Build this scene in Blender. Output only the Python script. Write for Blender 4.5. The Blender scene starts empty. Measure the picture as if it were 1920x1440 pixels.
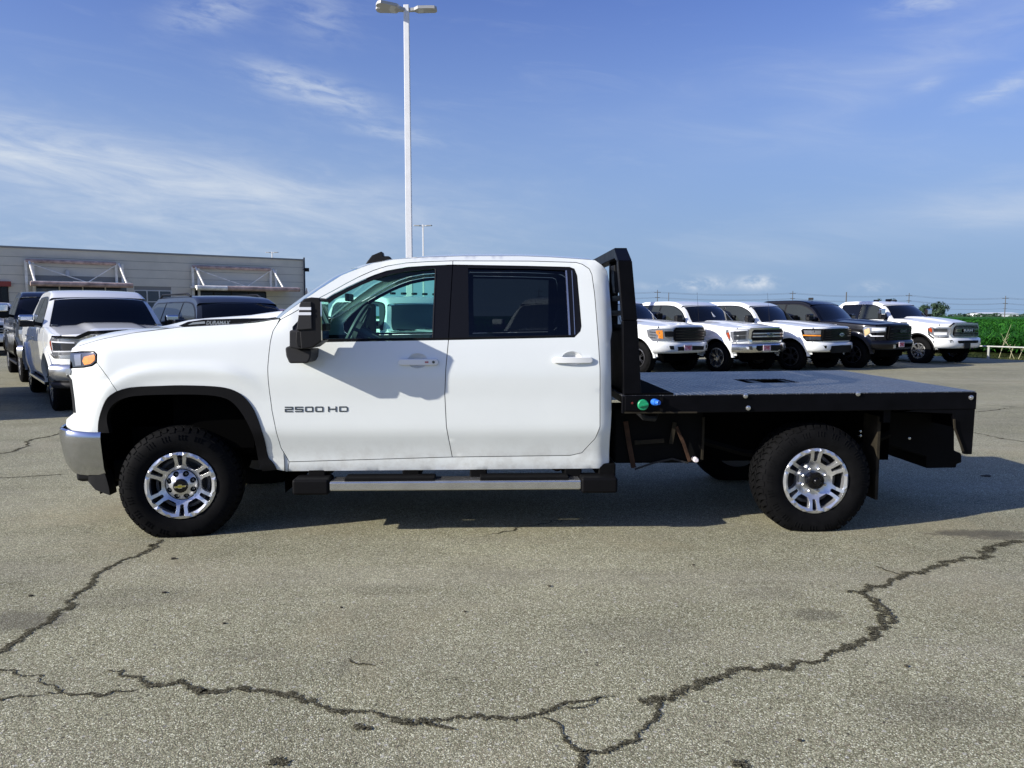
import bpy, bmesh, math, random
from mathutils import Vector, Matrix
from mathutils.geometry import delaunay_2d_cdt
R = math.radians
PI = math.pi
random.seed(7)
C = bpy.context.scene.collection
scene = bpy.context.scene

# ------------------------------------------------------------------ camera
FPX, CX, CY = 1442.0, 960.0, 720.0
CAM = Vector((0, 0, 1.52))
PITCH = math.atan(128 / FPX)
cam_d = bpy.data.cameras.new('camera')
cam = bpy.data.objects.new('camera', cam_d)
C.objects.link(cam)
cam.location = CAM
cam.rotation_euler = (PI / 2 - PITCH, 0, 0)
cam_d.sensor_fit = 'HORIZONTAL'
cam_d.sensor_width = 36
cam_d.lens = 36 * FPX / 1920
cam_d.clip_start = 0.05
cam_d.clip_end = 6000
scene.camera = cam

def ray(u, v):
    """direction of a photo pixel in the world"""
    a, b = (u - CX) / FPX, (CY - v) / FPX
    c, s = math.cos(PITCH), math.sin(PITCH)
    return Vector((a, c + s * b, -s + c * b))

def ground_at(u, v, z=0.0):
    d = ray(u, v)
    t = (z - CAM.z) / d.z
    return CAM + d * t

# ------------------------------------------------------------------ light
SUN_FROM = Vector((-0.90, -0.37, 0.43)).normalized()
SUN_EL = math.asin(SUN_FROM.z)
SUN_ROT = math.atan2(SUN_FROM.x, SUN_FROM.y)
sun_d = bpy.data.lights.new('sun', 'SUN')
sun_d.energy = 4.0
sun_d.angle = R(0.5)
sun_d.color = (1.0, 0.955, 0.88)
sun = bpy.data.objects.new('sun', sun_d)
C.objects.link(sun)
sun.rotation_euler = (-SUN_FROM).to_track_quat('-Z', 'Y').to_euler()
sun.location = SUN_FROM * 60

vs = scene.view_settings
vs.view_transform = 'Standard'
vs.look = 'None'
vs.gamma = 1
vs.use_curve_mapping = False
vs.exposure = 0.80
scene.display_settings.display_device = 'sRGB'

# ------------------------------------------------------------------ sky
world = bpy.data.worlds.new('World')
scene.world = world
world.use_nodes = True
nt = world.node_tree
nt.nodes.clear()

class NB:
    """tiny node builder: maths on sockets"""
    def __init__(self, nt):
        self.nt = nt
    def n(self, kind, **kw):
        nd = self.nt.nodes.new(kind)
        for k, v in kw.items():
            setattr(nd, k, v)
        return nd
    def set(self, sock, v):
        if isinstance(v, bpy.types.NodeSocket):
            self.nt.links.new(v, sock)
        else:
            sock.default_value = v
    def m(self, op, a, b=None, c=None, clamp=False):
        nd = self.n('ShaderNodeMath', operation=op, use_clamp=clamp)
        self.set(nd.inputs[0], a)
        if b is not None:
            self.set(nd.inputs[1], b)
        if c is not None:
            self.set(nd.inputs[2], c)
        return nd.outputs[0]
    def noise(self, vec, scale, detail=4, rough=0.55, dist=0.0, dims='3D'):
        nd = self.n('ShaderNodeTexNoise', noise_dimensions=dims)
        self.set(nd.inputs['Vector'], vec)
        nd.inputs['Scale'].default_value = scale
        nd.inputs['Detail'].default_value = detail
        nd.inputs['Roughness'].default_value = rough
        nd.inputs['Distortion'].default_value = dist
        return nd.outputs['Fac']
    def xyz(self, x, y, z):
        nd = self.n('ShaderNodeCombineXYZ')
        self.set(nd.inputs[0], x); self.set(nd.inputs[1], y); self.set(nd.inputs[2], z)
        return nd.outputs[0]
    def ramp(self, fac, stops, interp='LINEAR'):
        nd = self.n('ShaderNodeValToRGB')
        nd.color_ramp.interpolation = interp
        el = nd.color_ramp.elements
        while len(el) < len(stops):
            el.new(0.5)
        for e, (p, c) in zip(el, stops):
            e.position = p
            e.color = c if len(c) == 4 else (*c, 1)
        self.set(nd.inputs[0], fac)
        return nd.outputs[0]
    def mix(self, fac, a, b, blend='MIX'):
        nd = self.n('ShaderNodeMix', data_type='RGBA', blend_type=blend)
        self.set(nd.inputs[0], fac)
        for s, v in ((nd.inputs[6], a), (nd.inputs[7], b)):
            if isinstance(v, tuple) and len(v) == 3:
                v = (*v, 1)
            self.set(s, v)
        return nd.outputs[2]
    def smooth(self, x, a, b):
        nd = self.n('ShaderNodeMapRange', interpolation_type='SMOOTHSTEP')
        self.set(nd.inputs[0], x)
        nd.inputs[1].default_value = a
        nd.inputs[2].default_value = b
        return nd.outputs[0]

b = NB(nt)
sky = b.n('ShaderNodeTexSky', sky_type='NISHITA')
sky.sun_disc = False
sky.sun_elevation = SUN_EL
sky.sun_rotation = SUN_ROT
sky.altitude = 150
sky.air_density = 1.0
sky.dust_density = 1.6
sky.ozone_density = 2.2
tc = b.n('ShaderNodeTexCoord')
sep = b.n('ShaderNodeSeparateXYZ')
nt.links.new(tc.outputs['Generated'], sep.inputs[0])
dx, dy, dz = sep.outputs
az = b.m('ARCTAN2', dx, dy)
el = b.m('ARCSINE', dz)
# wind-drawn coordinates: cirrus streaks run almost level and sink to the right
sx = b.m('MULTIPLY', az, 1.0)
sy = b.m('ADD', b.m('MULTIPLY', el, 5.0), b.m('MULTIPLY', az, 0.55))
vec = b.xyz(sx, sy, 0.0)
wisp = b.noise(vec, 5.5, 7, 0.62, 0.7)
fine = b.noise(b.xyz(b.m('MULTIPLY', az, 2.2), b.m('MULTIPLY', sy, 1.6), 3.1), 9.0, 6, 0.62, 0.4)
puff = b.noise(b.xyz(b.m('MULTIPLY', az, 2.0), b.m('MULTIPLY', el, 3.4), 7.7), 12.0, 6, 0.6, 0.3)

def azel(u, v):
    d = ray(u, v).normalized()
    return math.atan2(d.x, d.y), math.asin(d.z)

def blob(u, v, ru, rv, amp, tilt=0.0):
    """soft elliptical patch of sky centred where the photo shows a cloud; sizes in photo pixels"""
    a0, e0 = azel(u, v)
    da = b.m('SUBTRACT', az, a0)
    de = b.m('SUBTRACT', el, e0)
    ca, sa = math.cos(tilt), math.sin(tilt)
    p = b.m('ADD', b.m('MULTIPLY', da, ca), b.m('MULTIPLY', de, sa))
    q = b.m('SUBTRACT', b.m('MULTIPLY', de, ca), b.m('MULTIPLY', da, sa))
    p = b.m('MULTIPLY', p, FPX / ru)
    q = b.m('MULTIPLY', q, FPX / rv)
    r2 = b.m('ADD', b.m('MULTIPLY', p, p), b.m('MULTIPLY', q, q))
    return b.m('MULTIPLY', b.m('EXPONENT', b.m('MULTIPLY', r2, -1.0)), amp)

def total(lst):
    t = lst[0]
    for x in lst[1:]:
        t = b.m('ADD', t, x)
    return t
veil = total([blob(90, 282, 300, 38, 0.74, -0.10), blob(150, 320, 460, 60, 0.28, -0.12), blob(450, 400, 420, 50, 0.20, -0.08),
              blob(700, 375, 300, 40, 0.16, -0.05)])
tuft = total([blob(395, 22, 75, 26, 0.75, 0.28), blob(600, 28, 60, 42, 0.50, 0.0), blob(530, 148, 75, 24, 0.85, -0.2),
              blob(640, 175, 70, 20, 0.60, -0.2), blob(740, 252, 85, 11, 0.62, -0.12), blob(640, 200, 120, 18, 0.4, -0.2),
              blob(1880, 165, 55, 13, 0.9, 0.3), blob(1735, 158, 26, 10, 0.5, 0.2), blob(1740, 4, 60, 16, 0.9, 0.0)])
cum = total([blob(1315, 532, 40, 11, 1.1), blob(1418, 530, 30, 11, 1.2), blob(1640, 538, 26, 8, 0.55), blob(1250, 536, 60, 7, 0.4)])
streak = total([blob(1800, 80, 330, 40, 0.24, 0.33), blob(1450, 150, 260, 40, 0.10, 0.15), blob(1500, 270, 300, 30, 0.10, -0.12),
                blob(1900, 385, 120, 40, 0.40, 0.0), blob(1560, 440, 240, 40, 0.20, 0.12)])
low = b.m('MULTIPLY', b.smooth(el, 0.30, 0.06), b.smooth(az, 0.30, -0.35))
c1 = b.m('MULTIPLY', veil, b.smooth(wisp, 0.22, 0.70))
c2 = b.m('MULTIPLY', b.m('MULTIPLY', tuft, 0.62), b.smooth(fine, 0.26, 0.74))
c3 = b.m('MULTIPLY', cum, b.smooth(puff, 0.38, 0.62))
c4 = b.m('MULTIPLY', low, b.m('MULTIPLY_ADD', b.smooth(fine, 0.40, 0.78), 0.20, 0.13))
c5 = b.m('MULTIPLY', streak, b.smooth(wisp, 0.1, 0.7))
allsky = b.m('MULTIPLY', b.smooth(wisp, 0.50, 0.80), 0.09)
cloud = b.m('MINIMUM', total([c1, c2, c3, c4, c5, allsky]), 0.92)
tinted = b.mix(1.0, sky.outputs[0], (0.635, 0.715, 1.20), 'MULTIPLY')
hz = b.m('POWER', b.smooth(b.m('ABSOLUTE', el), 0.44, -0.04), 0.8)
hazed = b.mix(b.m('MULTIPLY', hz, 0.97), tinted, (1.98, 2.98, 4.50))
col = b.mix(cloud, hazed, (4.6, 5.1, 5.8))
bg = b.n('ShaderNodeBackground')
nt.links.new(col, bg.inputs[0])
bg.inputs[1].default_value = 0.082
wo = b.n('ShaderNodeOutputWorld')
nt.links.new(bg.outputs[0], wo.inputs[0])
# ------------------------------------------------------------------ mesh helpers
def in_poly(p, poly):
    x, y = p
    c = False
    j = len(poly) - 1
    for i in range(len(poly)):
        xi, yi = poly[i]; xj, yj = poly[j]
        if (yi > y) != (yj > y) and x < (xj - xi) * (y - yi) / (yj - yi) + xi:
            c = not c
        j = i
    return c

def seg_dist(p, a, c):
    ax, ay = a; bx, by = c
    vx, vy = bx - ax, by - ay
    L = vx * vx + vy * vy
    t = 0 if L == 0 else max(0, min(1, ((p[0] - ax) * vx + (p[1] - ay) * vy) / L))
    return math.hypot(p[0] - ax - t * vx, p[1] - ay - t * vy)

def resample(poly, step):
    out = []
    n = len(poly)
    for i in range(n):
        a, c = poly[i], poly[(i + 1) % n]
        L = math.hypot(c[0] - a[0], c[1] - a[1])
        if L < 1e-6:
            continue
        k = max(1, int(math.ceil(L / step)))
        for j in range(k):
            t = j / k
            out.append((a[0] + (c[0] - a[0]) * t, a[1] + (c[1] - a[1]) * t))
    return out

def smooth_poly(pts, corners=(), n=5, closed=True):
    """Catmull-Rom through pts; indices in corners stay sharp"""
    m = len(pts)
    out = []
    cs = set(c % m for c in corners)
    rng = range(m) if closed else range(m - 1)
    for i in rng:
        p1, p2 = Vector(pts[i]), Vector(pts[(i + 1) % m])
        p0 = Vector(pts[i - 1]) if (closed or i > 0) else p1
        p3 = Vector(pts[(i + 2) % m]) if (closed or i + 2 < m) else p2
        d = (p2 - p1).length
        t1 = (p2 - p1) if i in cs or p0 == p1 else (p2 - p0).normalized() * d
        t2 = (p2 - p1) if (i + 1) % m in cs or p3 == p2 else (p3 - p1).normalized() * d
        for k in range(n):
            t = k / n
            h1 = 2 * t**3 - 3 * t**2 + 1; h2 = t**3 - 2 * t**2 + t
            h3 = -2 * t**3 + 3 * t**2; h4 = t**3 - t**2
            out.append(tuple(p1 * h1 + t1 * h2 + p2 * h3 + t2 * h4))
    if not closed:
        out.append(tuple(pts[-1]))
    return out

def inset_poly(poly, d):
    """shrink (d>0) a polygon by moving every corner along its bisector"""
    n = len(poly)
    area = sum(poly[i][0] * poly[(i + 1) % n][1] - poly[(i + 1) % n][0] * poly[i][1] for i in range(n))
    s = 1 if area > 0 else -1
    out = []
    for i in range(n):
        a, p, c = Vector(poly[i - 1]), Vector(poly[i]), Vector(poly[(i + 1) % n])
        e1, e2 = (p - a), (c - p)
        if e1.length < 1e-9 or e2.length < 1e-9:
            out.append(tuple(p)); continue
        e1.normalize(); e2.normalize()
        n1 = Vector((-e1.y, e1.x)) * s; n2 = Vector((-e2.y, e2.x)) * s
        bi = n1 + n2
        if bi.length < 1e-6:
            bi = n1
        bi.normalize()
        k = max(0.5, bi.dot(n1))
        out.append(tuple(p + bi * (d / k)))
    return out

def circle(cx, cy, r, n=32, a0=0.0):
    return [(cx + r * math.cos(a0 + 2 * PI * i / n), cy + r * math.sin(a0 + 2 * PI * i / n)) for i in range(n)]

def rrect(x0, y0, x1, y1, r, n=4):
    out = []
    for cx, cy, a in ((x1 - r, y1 - r, 0), (x0 + r, y1 - r, PI / 2), (x0 + r, y0 + r, PI), (x1 - r, y0 + r, 1.5 * PI)):
        for i in range(n + 1):
            t = a + PI / 2 * i / n
            out.append((cx + r * math.cos(t), cy + r * math.sin(t)))
    return out

def lerp(a, c, t):
    return a + (c - a) * t

def sstep(a, c, x):
    t = max(0.0, min(1.0, (x - a) / (c - a)))
    return t * t * (3 - 2 * t)

def table(x, pts):
    if x <= pts[0][0]:
        return pts[0][1]
    for (a, ya), (c, yc) in zip(pts, pts[1:]):
        if x <= c:
            return ya + (yc - ya) * (x - a) / (c - a)
    return pts[-1][1]

class MB:
    def __init__(self):
        self.v = []; self.f = []; self.mi = []; self.cur = 0
    def add(self, vs, fs):
        o = len(self.v)
        self.v += [tuple(p) for p in vs]
        self.f += [tuple(i + o for i in f) for f in fs]
        self.mi += [self.cur] * len(fs)
        return self
    def box(self, x0, x1, y0, y1, z0, z1, m=None):
        vs = [Vector((x, y, z)) for x in (x0, x1) for y in (y0, y1) for z in (z0, z1)]
        if m:
            vs = [m @ p for p in vs]
        return self.add(vs, [(0, 1, 3, 2), (4, 6, 7, 5), (0, 4, 5, 1), (2, 3, 7, 6), (0, 2, 6, 4), (1, 5, 7, 3)])
    def bar(self, p0, p1, w, h, up=(0, 0, 1)):
        """square bar between two points"""
        p0, p1 = Vector(p0), Vector(p1)
        d = (p1 - p0).normalized()
        u = Vector(up)
        s = d.cross(u)
        if s.length < 1e-4:
            s = d.cross(Vector((1, 0, 0)))
        s.normalize()
        u = s.cross(d)
        vs = []
        for p in (p0, p1):
            for a, c in ((-1, -1), (1, -1), (1, 1), (-1, 1)):
                vs.append(p + s * (a * w / 2) + u * (c * h / 2))
        return self.add(vs, [(0, 3, 2, 1), (4, 5, 6, 7), (0, 1, 5, 4), (1, 2, 6, 5), (2, 3, 7, 6), (3, 0, 4, 7)])
    def tube(self, pts, r, n=8, caps=True):
        pts = [Vector(p) for p in pts]
        rings = []
        prev = None
        rr = r if isinstance(r, (list, tuple)) else [r] * len(pts)
        for i, p in enumerate(pts):
            d = (pts[min(i + 1, len(pts) - 1)] - pts[max(i - 1, 0)]).normalized()
            if prev is None:
                s = d.cross(Vector((0, 0, 1)))
                if s.length < 1e-3:
                    s = d.cross(Vector((1, 0, 0)))
            else:
                s = prev - d * prev.dot(d)
            s.normalize(); prev = s
            u = d.cross(s)
            rings.append([p + (s * math.cos(2 * PI * k / n) + u * math.sin(2 * PI * k / n)) * rr[i] for k in range(n)])
        vs = [p for q in rings for p in q]
        fs = []
        for i in range(len(pts) - 1):
            for k in range(n):
                a, c = i * n + k, i * n + (k + 1) % n
                fs.append((a, c, c + n, a + n))
        if caps:
            fs.append(tuple(reversed(range(n))))
            fs.append(tuple((len(pts) - 1) * n + k for k in range(n)))
        return self.add(vs, fs)
    def grid(self, fn, nu, nv, flip=False):
        vs = [fn(i / nu, j / nv) for i in range(nu + 1) for j in range(nv + 1)]
        fs = []
        for i in range(nu):
            for j in range(nv):
                a = i * (nv + 1) + j
                q = (a, a + nv + 1, a + nv + 2, a + 1)
                fs.append(tuple(reversed(q)) if flip else q)
        return self.add(vs, fs)
    def lathe(self, prof, n=32, m=None, axis='y', close=False):
        """prof: (radius, along) pairs turned about the axis"""
        vs = []
        for i in range(n):
            a = 2 * PI * i / n
            for r, h in prof:
                p = Vector((r * math.cos(a), h, r * math.sin(a))) if axis == 'y' else Vector((r * math.cos(a), r * math.sin(a), h))
                vs.append(m @ p if m else p)
        k = len(prof)
        fs = []
        for i in range(n):
            for j in range(k - 1 if not close else k):
                a, c = i * k + j, ((i + 1) % n) * k + j
                a2, c2 = i * k + (j + 1) % k, ((i + 1) % n) * k + (j + 1) % k
                fs.append((a, c, c2, a2))
        return self.add(vs, fs)
    def panel(self, poly, surf, inn, thick=0.02, step=0.05, grid=None, holes=(), back=False, lip=0.0):
        """sheet with the outline poly (minus holes) laid on surf(u,v), its edge turned in by thick along inn"""
        grid = grid or step
        loops = [resample(poly, step)] + [resample(h, step) for h in holes]
        pts, edges = [], []
        for lp in loops:
            o = len(pts)
            pts += lp
            edges += [(o + i, o + (i + 1) % len(lp)) for i in range(len(lp))]
        nb = len(pts)
        xs = [p[0] for p in loops[0]]; ys = [p[1] for p in loops[0]]
        x0, x1, y0, y1 = min(xs), max(xs), min(ys), max(ys)
        nx, ny = int((x1 - x0) / grid) + 1, int((y1 - y0) / grid) + 1
        segs = [(lp[i], lp[(i + 1) % len(lp)]) for lp in loops for i in range(len(lp))]
        if nx * ny < 12000:
            for i in range(nx + 1):
                for j in range(ny + 1):
                    p = (x0 + i * grid, y0 + j * grid)
                    if in_poly(p, loops[0]) and not any(in_poly(p, h) for h in loops[1:]):
                        near = False
                        for a, c in segs:
                            if abs(a[0] - p[0]) < grid * 2 + step and abs(a[1] - p[1]) < grid * 2 + step and seg_dist(p, a, c) < grid * 0.45:
                                near = True
                                break
                        if not near:
                            pts.append(p)
        ov, oe, of, _, _, _ = delaunay_2d_cdt([Vector(p) for p in pts], edges, [], 0, 1e-6, False)
        fs = []
        for f in of:
            cx = sum(ov[i][0] for i in f) / len(f); cy = sum(ov[i][1] for i in f) / len(f)
            if in_poly((cx, cy), loops[0]) and not any(in_poly((cx, cy), h) for h in loops[1:]):
                fs.append(tuple(f))
        inn = Vector(inn)
        top = [Vector(surf(p[0], p[1])) for p in ov]
        nrm = Vector((0, 0, 0))
        for f in fs:
            nrm += (top[f[1]] - top[f[0]]).cross(top[f[2]] - top[f[0]])
        if nrm.dot(inn) > 0:
            fs = [tuple(reversed(f)) for f in fs]
        cnt = {}
        for f in fs:
            for i in range(len(f)):
                e = (f[i], f[(i + 1) % len(f)])
                cnt[e] = 1
        bnd = [e for e in cnt if (e[1], e[0]) not in cnt]
        vs = list(top)
        if thick:
            o = {}
            for e in bnd:
                for i in e:
                    if i not in o:
                        o[i] = len(vs)
                        vs.append(top[i] + inn * thick)
            for a, c in bnd:
                fs.append((c, a, o[a], o[c]))
            if back:
                bm = {}
                nf = len(fs)
                for i, p in enumerate(top):
                    bm[i] = o.get(i)
                    if bm[i] is None:
                        bm[i] = len(vs); vs.append(p + inn * thick)
                fs += [tuple(bm[i] for i in reversed(f)) for f in fs[:nf - len(bnd)]]
        return self.add(vs, fs)
    def prism(self, poly, y0, y1, plane='xz', step=9.0):
        """outline extruded straight; plane xz -> along y, xy -> along z, yz -> along x"""
        if plane == 'xz':
            return self.panel(poly, lambda a, c: (a, y0, c), (0, 1, 0), y1 - y0, step, back=True)
        if plane == 'xy':
            return self.panel(poly, lambda a, c: (a, c, y1), (0, 0, -1), y1 - y0, step, back=True)
        return self.panel(poly, lambda a, c: (y0, a, c), (1, 0, 0), y1 - y0, step, back=True)
    def mesh(self, name, mats, angle=35):
        me = bpy.data.meshes.new(name)
        me.from_pydata(self.v, [], self.f)
        me.validate()
        mats = mats if isinstance(mats, (list, tuple)) else [mats]
        for m in mats:
            me.materials.append(m)
        if len(mats) > 1 and len(me.polygons) == len(self.mi):
            me.polygons.foreach_set('material_index', self.mi)
        if angle:
            me.polygons.foreach_set('use_smooth', [True] * len(me.polygons))
            me.set_sharp_from_angle(angle=R(angle))
        me.update()
        return me
    def build(self, name, mats, parent=None, angle=35, bevel=0.0, seg=2, loc=None, rot=None):
        o = bpy.data.objects.new(name, self.mesh(name, mats, angle))
        C.objects.link(o)
        if parent:
            o.parent = parent
        if bevel:
            md = o.modifiers.new('bevel', 'BEVEL')
            md.width = bevel; md.segments = seg; md.limit_method = 'ANGLE'; md.angle_limit = R(40)
            md.harden_normals = True
        if loc is not None:
            o.location = loc
        if rot is not None:
            o.rotation_euler = rot
        return o

def thing(name, label, cat, loc=(0, 0, 0), rz=0.0, group=None):
    o = bpy.data.objects.new(name, None)
    o.empty_display_size = 0.3
    C.objects.link(o)
    o.location = loc
    o.rotation_euler = (0, 0, rz)
    tag(o, label, cat, group)
    return o

def tag(o, label=None, cat=None, group=None, kind=None):
    if label: o['label'] = label
    if cat: o['category'] = cat
    if group: o['group'] = group
    if kind: o['kind'] = kind
    return o

def part(name, me, parent, loc=(0, 0, 0), rot=(0, 0, 0), scale=None):
    o = bpy.data.objects.new(name, me)
    C.objects.link(o)
    o.parent = parent
    o.location = loc
    o.rotation_euler = rot
    if scale: o.scale = scale
    return o

_tc = {}
def text_mesh(txt, size, depth=0.002, bold=0.0, sx=1.0, shear=0.0, mat=None):
    """lettering as a mesh in its own x (right) / y (up) plane, centred"""
    key = (txt, size, depth, bold, sx, shear, mat.name if mat else '')
    if key in _tc:
        return _tc[key]
    cu = bpy.data.curves.new('lettering', 'FONT')
    cu.body = txt
    cu.size = size
    cu.extrude = depth
    cu.offset = bold
    cu.shear = shear
    cu.align_x = 'CENTER'; cu.align_y = 'CENTER'
    cu.resolution_u = 3
    ob = bpy.data.objects.new('lettering', cu)
    C.objects.link(ob)
    dg = bpy.context.evaluated_depsgraph_get()
    me = bpy.data.meshes.new_from_object(ob.evaluated_get(dg))
    me.name = 'lettering'
    C.objects.unlink(ob)
    bpy.data.objects.remove(ob)
    bpy.data.curves.remove(cu)
    for p in me.vertices:
        p.co.x *= sx
    if mat:
        me.materials.clear(); me.materials.append(mat)
    _tc[key] = me
    return me

# ------------------------------------------------------------------ materials
def new_mat(name):
    m = bpy.data.materials.new(name)
    m.use_nodes = True
    t = m.node_tree
    p = t.nodes['Principled BSDF']
    return m, t, p, NB(t)

def mat(name, col, rough=0.5, metal=0.0, coat=0.0, var=0.0, vscale=6.0, spec=0.5, bump=0.0, bscale=200.0, emit=None):
    m, t, p, nb = new_mat(name)
    p.inputs['Base Color'].default_value = (*col, 1)
    p.inputs['Roughness'].default_value = rough
    p.inputs['Metallic'].default_value = metal
    p.inputs['Coat Weight'].default_value = coat
    p.inputs['Coat Roughness'].default_value = 0.03
    p.inputs['Specular IOR Level'].default_value = spec
    tcn = nb.n('ShaderNodeTexCoord')
    if var:
        f = nb.noise(tcn.outputs['Object'], vscale, 5, 0.6)
        lo = tuple(max(0, x * (1 - var)) for x in col); hi = tuple(min(1, x * (1 + var)) for x in col)
        t.links.new(nb.ramp(f, [(0.3, lo), (0.7, hi)]), p.inputs['Base Color'])
        rr = nb.m('MULTIPLY_ADD', f, 0.25 * rough * 2, rough * 0.75)
        t.links.new(rr, p.inputs['Roughness'])
    if bump:
        f2 = nb.noise(tcn.outputs['Object'], bscale, 3, 0.6)
        bn = nb.n('ShaderNodeBump')
        bn.inputs['Strength'].default_value = bump
        bn.inputs['Distance'].default_value = 0.002
        t.links.new(f2, bn.inputs['Height'])
        t.links.new(bn.outputs[0], p.inputs['Normal'])
    return m

def glass_mat(name, tint, ior=1.45, refl=1.0):
    m, t, p, nb = new_mat(name)
    t.nodes.remove(p)
    tr = nb.n('ShaderNodeBsdfTransparent'); tr.inputs[0].default_value = (*tint, 1)
    gl = nb.n('ShaderNodeBsdfGlossy'); gl.inputs['Roughness'].default_value = 0.0
    gl.inputs[0].default_value = (refl, refl, refl, 1)
    fr = nb.n('ShaderNodeFresnel'); fr.inputs[0].default_value = ior
    mx = nb.n('ShaderNodeMixShader')
    t.links.new(fr.outputs[0], mx.inputs[0]); t.links.new(tr.outputs[0], mx.inputs[1]); t.links.new(gl.outputs[0], mx.inputs[2])
    t.links.new(mx.outputs[0], t.nodes['Material Output'].inputs[0])
    return m

def paint_mat(name, col, rough=0.35, dirt=0.0, coat=1.0, spec=0.5):
    """car paint with clear coat, slight orange peel and dust low down"""
    m, t, p, nb = new_mat(name)
    tcn = nb.n('ShaderNodeTexCoord')
    ob = tcn.outputs['Object']
    p.inputs['Roughness'].default_value = rough
    p.inputs['Coat Weight'].default_value = coat
    p.inputs['Specular IOR Level'].default_value = spec
    p.inputs['Coat Roughness'].default_value = 0.04
    f = nb.noise(ob, 2.3, 5, 0.6)
    base = nb.mix(nb.smooth(f, 0.35, 0.75), tuple(c * 0.985 for c in col), tuple(min(1, c * 1.01) for c in col))
    if dirt:
        s = nb.n('ShaderNodeSeparateXYZ'); t.links.new(ob, s.inputs[0])
        g = nb.noise(ob, 9.0, 6, 0.7)
        k = nb.m('MULTIPLY', nb.smooth(s.outputs[2], 0.75, 0.40), nb.smooth(g, 0.35, 0.75))
        base = nb.mix(nb.m('MULTIPLY', k, dirt), base, (0.33, 0.29, 0.22))
    t.links.new(base, p.inputs['Base Color'])
    wv = nb.noise(ob, 1.7, 2, 0.5)
    bn = nb.n('ShaderNodeBump'); bn.inputs['Strength'].default_value = 0.05; bn.inputs['Distance'].default_value = 0.05
    t.links.new(wv, bn.inputs['Height'])
    t.links.new(bn.outputs[0], p.inputs['Normal'])
    t.links.new(bn.outputs[0], p.inputs['Coat Normal'])
    return m

M = {}
M['white'] = paint_mat('white_paint', (0.74, 0.765, 0.72), 0.4, 0.45)
M['white2'] = paint_mat('white_paint_clean', (0.80, 0.81, 0.78), 0.4)
M['black_paint'] = paint_mat('black_paint', (0.003, 0.003, 0.0045), 0.3, coat=0.55, spec=0.1)
M['grey_paint'] = paint_mat('grey_paint', (0.022, 0.026, 0.034), 0.3, coat=0.7, spec=0.2)
M['maroon'] = paint_mat('maroon_paint', (0.16, 0.012, 0.018), 0.3)
M['pink'] = paint_mat('faded_red_paint', (0.42, 0.13, 0.14), 0.4)
M['plastic'] = mat('black_plastic', (0.006, 0.006, 0.0065), 0.5, bump=0.25, bscale=900, spec=0.22)
M['plastic_mid'] = mat('charcoal_plastic', (0.022, 0.022, 0.023), 0.6, bump=0.3, bscale=700, spec=0.25)
M['gloss_black'] = mat('gloss_black', (0.004, 0.004, 0.005), 0.14, coat=0.15, spec=0.3)
M['trim_black'] = mat('satin_black_trim', (0.006, 0.006, 0.007), 0.35, spec=0.2)
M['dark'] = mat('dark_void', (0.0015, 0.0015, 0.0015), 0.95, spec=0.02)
M['chassis'] = mat('chassis_black', (0.003, 0.003, 0.003), 0.7, var=0.5, vscale=5, spec=0.1)
M['rubber'] = mat('tyre_rubber', (0.0055, 0.0055, 0.0058), 0.72, var=0.3, vscale=14, spec=0.06)
M['chrome'] = mat('chrome', (0.78, 0.78, 0.79), 0.07, metal=1.0)
M['chrome_soft'] = mat('satin_chrome', (0.58, 0.58, 0.57), 0.22, metal=0.9, var=0.08, vscale=8)
M['bumper_chrome'] = mat('bumper_chrome', (0.52, 0.53, 0.55), 0.11, metal=1.0, var=0.05, vscale=5)
M['arch'] = mat('arch_plastic', (0.004, 0.004, 0.0045), 0.6, spec=0.1)
M['alloy'] = mat('silver_alloy', (0.66, 0.665, 0.67), 0.30, metal=0.82, var=0.06, vscale=20)
M['alloy_dark'] = mat('dark_alloy', (0.05, 0.05, 0.055), 0.3, metal=0.6)
M['alloy_in'] = mat('inner_barrel', (0.10, 0.10, 0.105), 0.5, metal=0.5)
M['bed_black'] = mat('bed_black_paint', (0.0022, 0.0022, 0.003), 0.42, var=0.35, vscale=7, spec=0.09)
M['glass_dark'] = mat('dark_window_glass', (0.004, 0.005, 0.007), 0.03, coat=0.0, spec=0.38)
M['glass_green'] = mat('smoked_window_glass', (0.028, 0.032, 0.028), 0.04, spec=0.4)
M['glass_clear'] = glass_mat('green_window_glass', (0.60, 0.93, 0.82))
M['glass_tint'] = glass_mat('privacy_glass', (0.15, 0.165, 0.165), 1.42)
M['screen'] = glass_mat('windscreen_glass', (0.62, 0.85, 0.80))
M['lens'] = mat('clear_lamp_lens', (0.30, 0.31, 0.33), 0.10, metal=0.55, coat=1.0)
M['lens_dark'] = mat('dark_lamp_lens', (0.03, 0.033, 0.038), 0.06, coat=1.0)
M['lens_white'] = mat('white_lamp_lens', (0.75, 0.76, 0.78), 0.12, coat=1.0)
M['amber'] = mat('amber_lens', (0.80, 0.27, 0.03), 0.15, coat=1.0, var=0.25, vscale=40)
M['grille'] = mat('grille_black', (0.003, 0.003, 0.003), 0.5, spec=0.12)
M['glass_grey'] = mat('pale_reflecting_glass', (0.045, 0.055, 0.055), 0.05, spec=0.45)
M['red_amber'] = mat('red_amber_lens', (0.36, 0.05, 0.012), 0.15, coat=1.0)
M['green'] = mat('green_plastic', (0.010, 0.26, 0.11), 0.4)
M['blue'] = mat('blue_plastic', (0.03, 0.16, 0.62), 0.35)
M['red'] = mat('red_ink', (0.55, 0.03, 0.07), 0.5)
M['plate'] = mat('plate_white', (0.75, 0.68, 0.70), 0.5)
M['gold'] = mat('gold_badge', (0.35, 0.30, 0.03), 0.3, metal=0.3)
M['badge'] = mat('badge_grey', (0.10, 0.11, 0.115), 0.3, metal=0.7)
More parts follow.
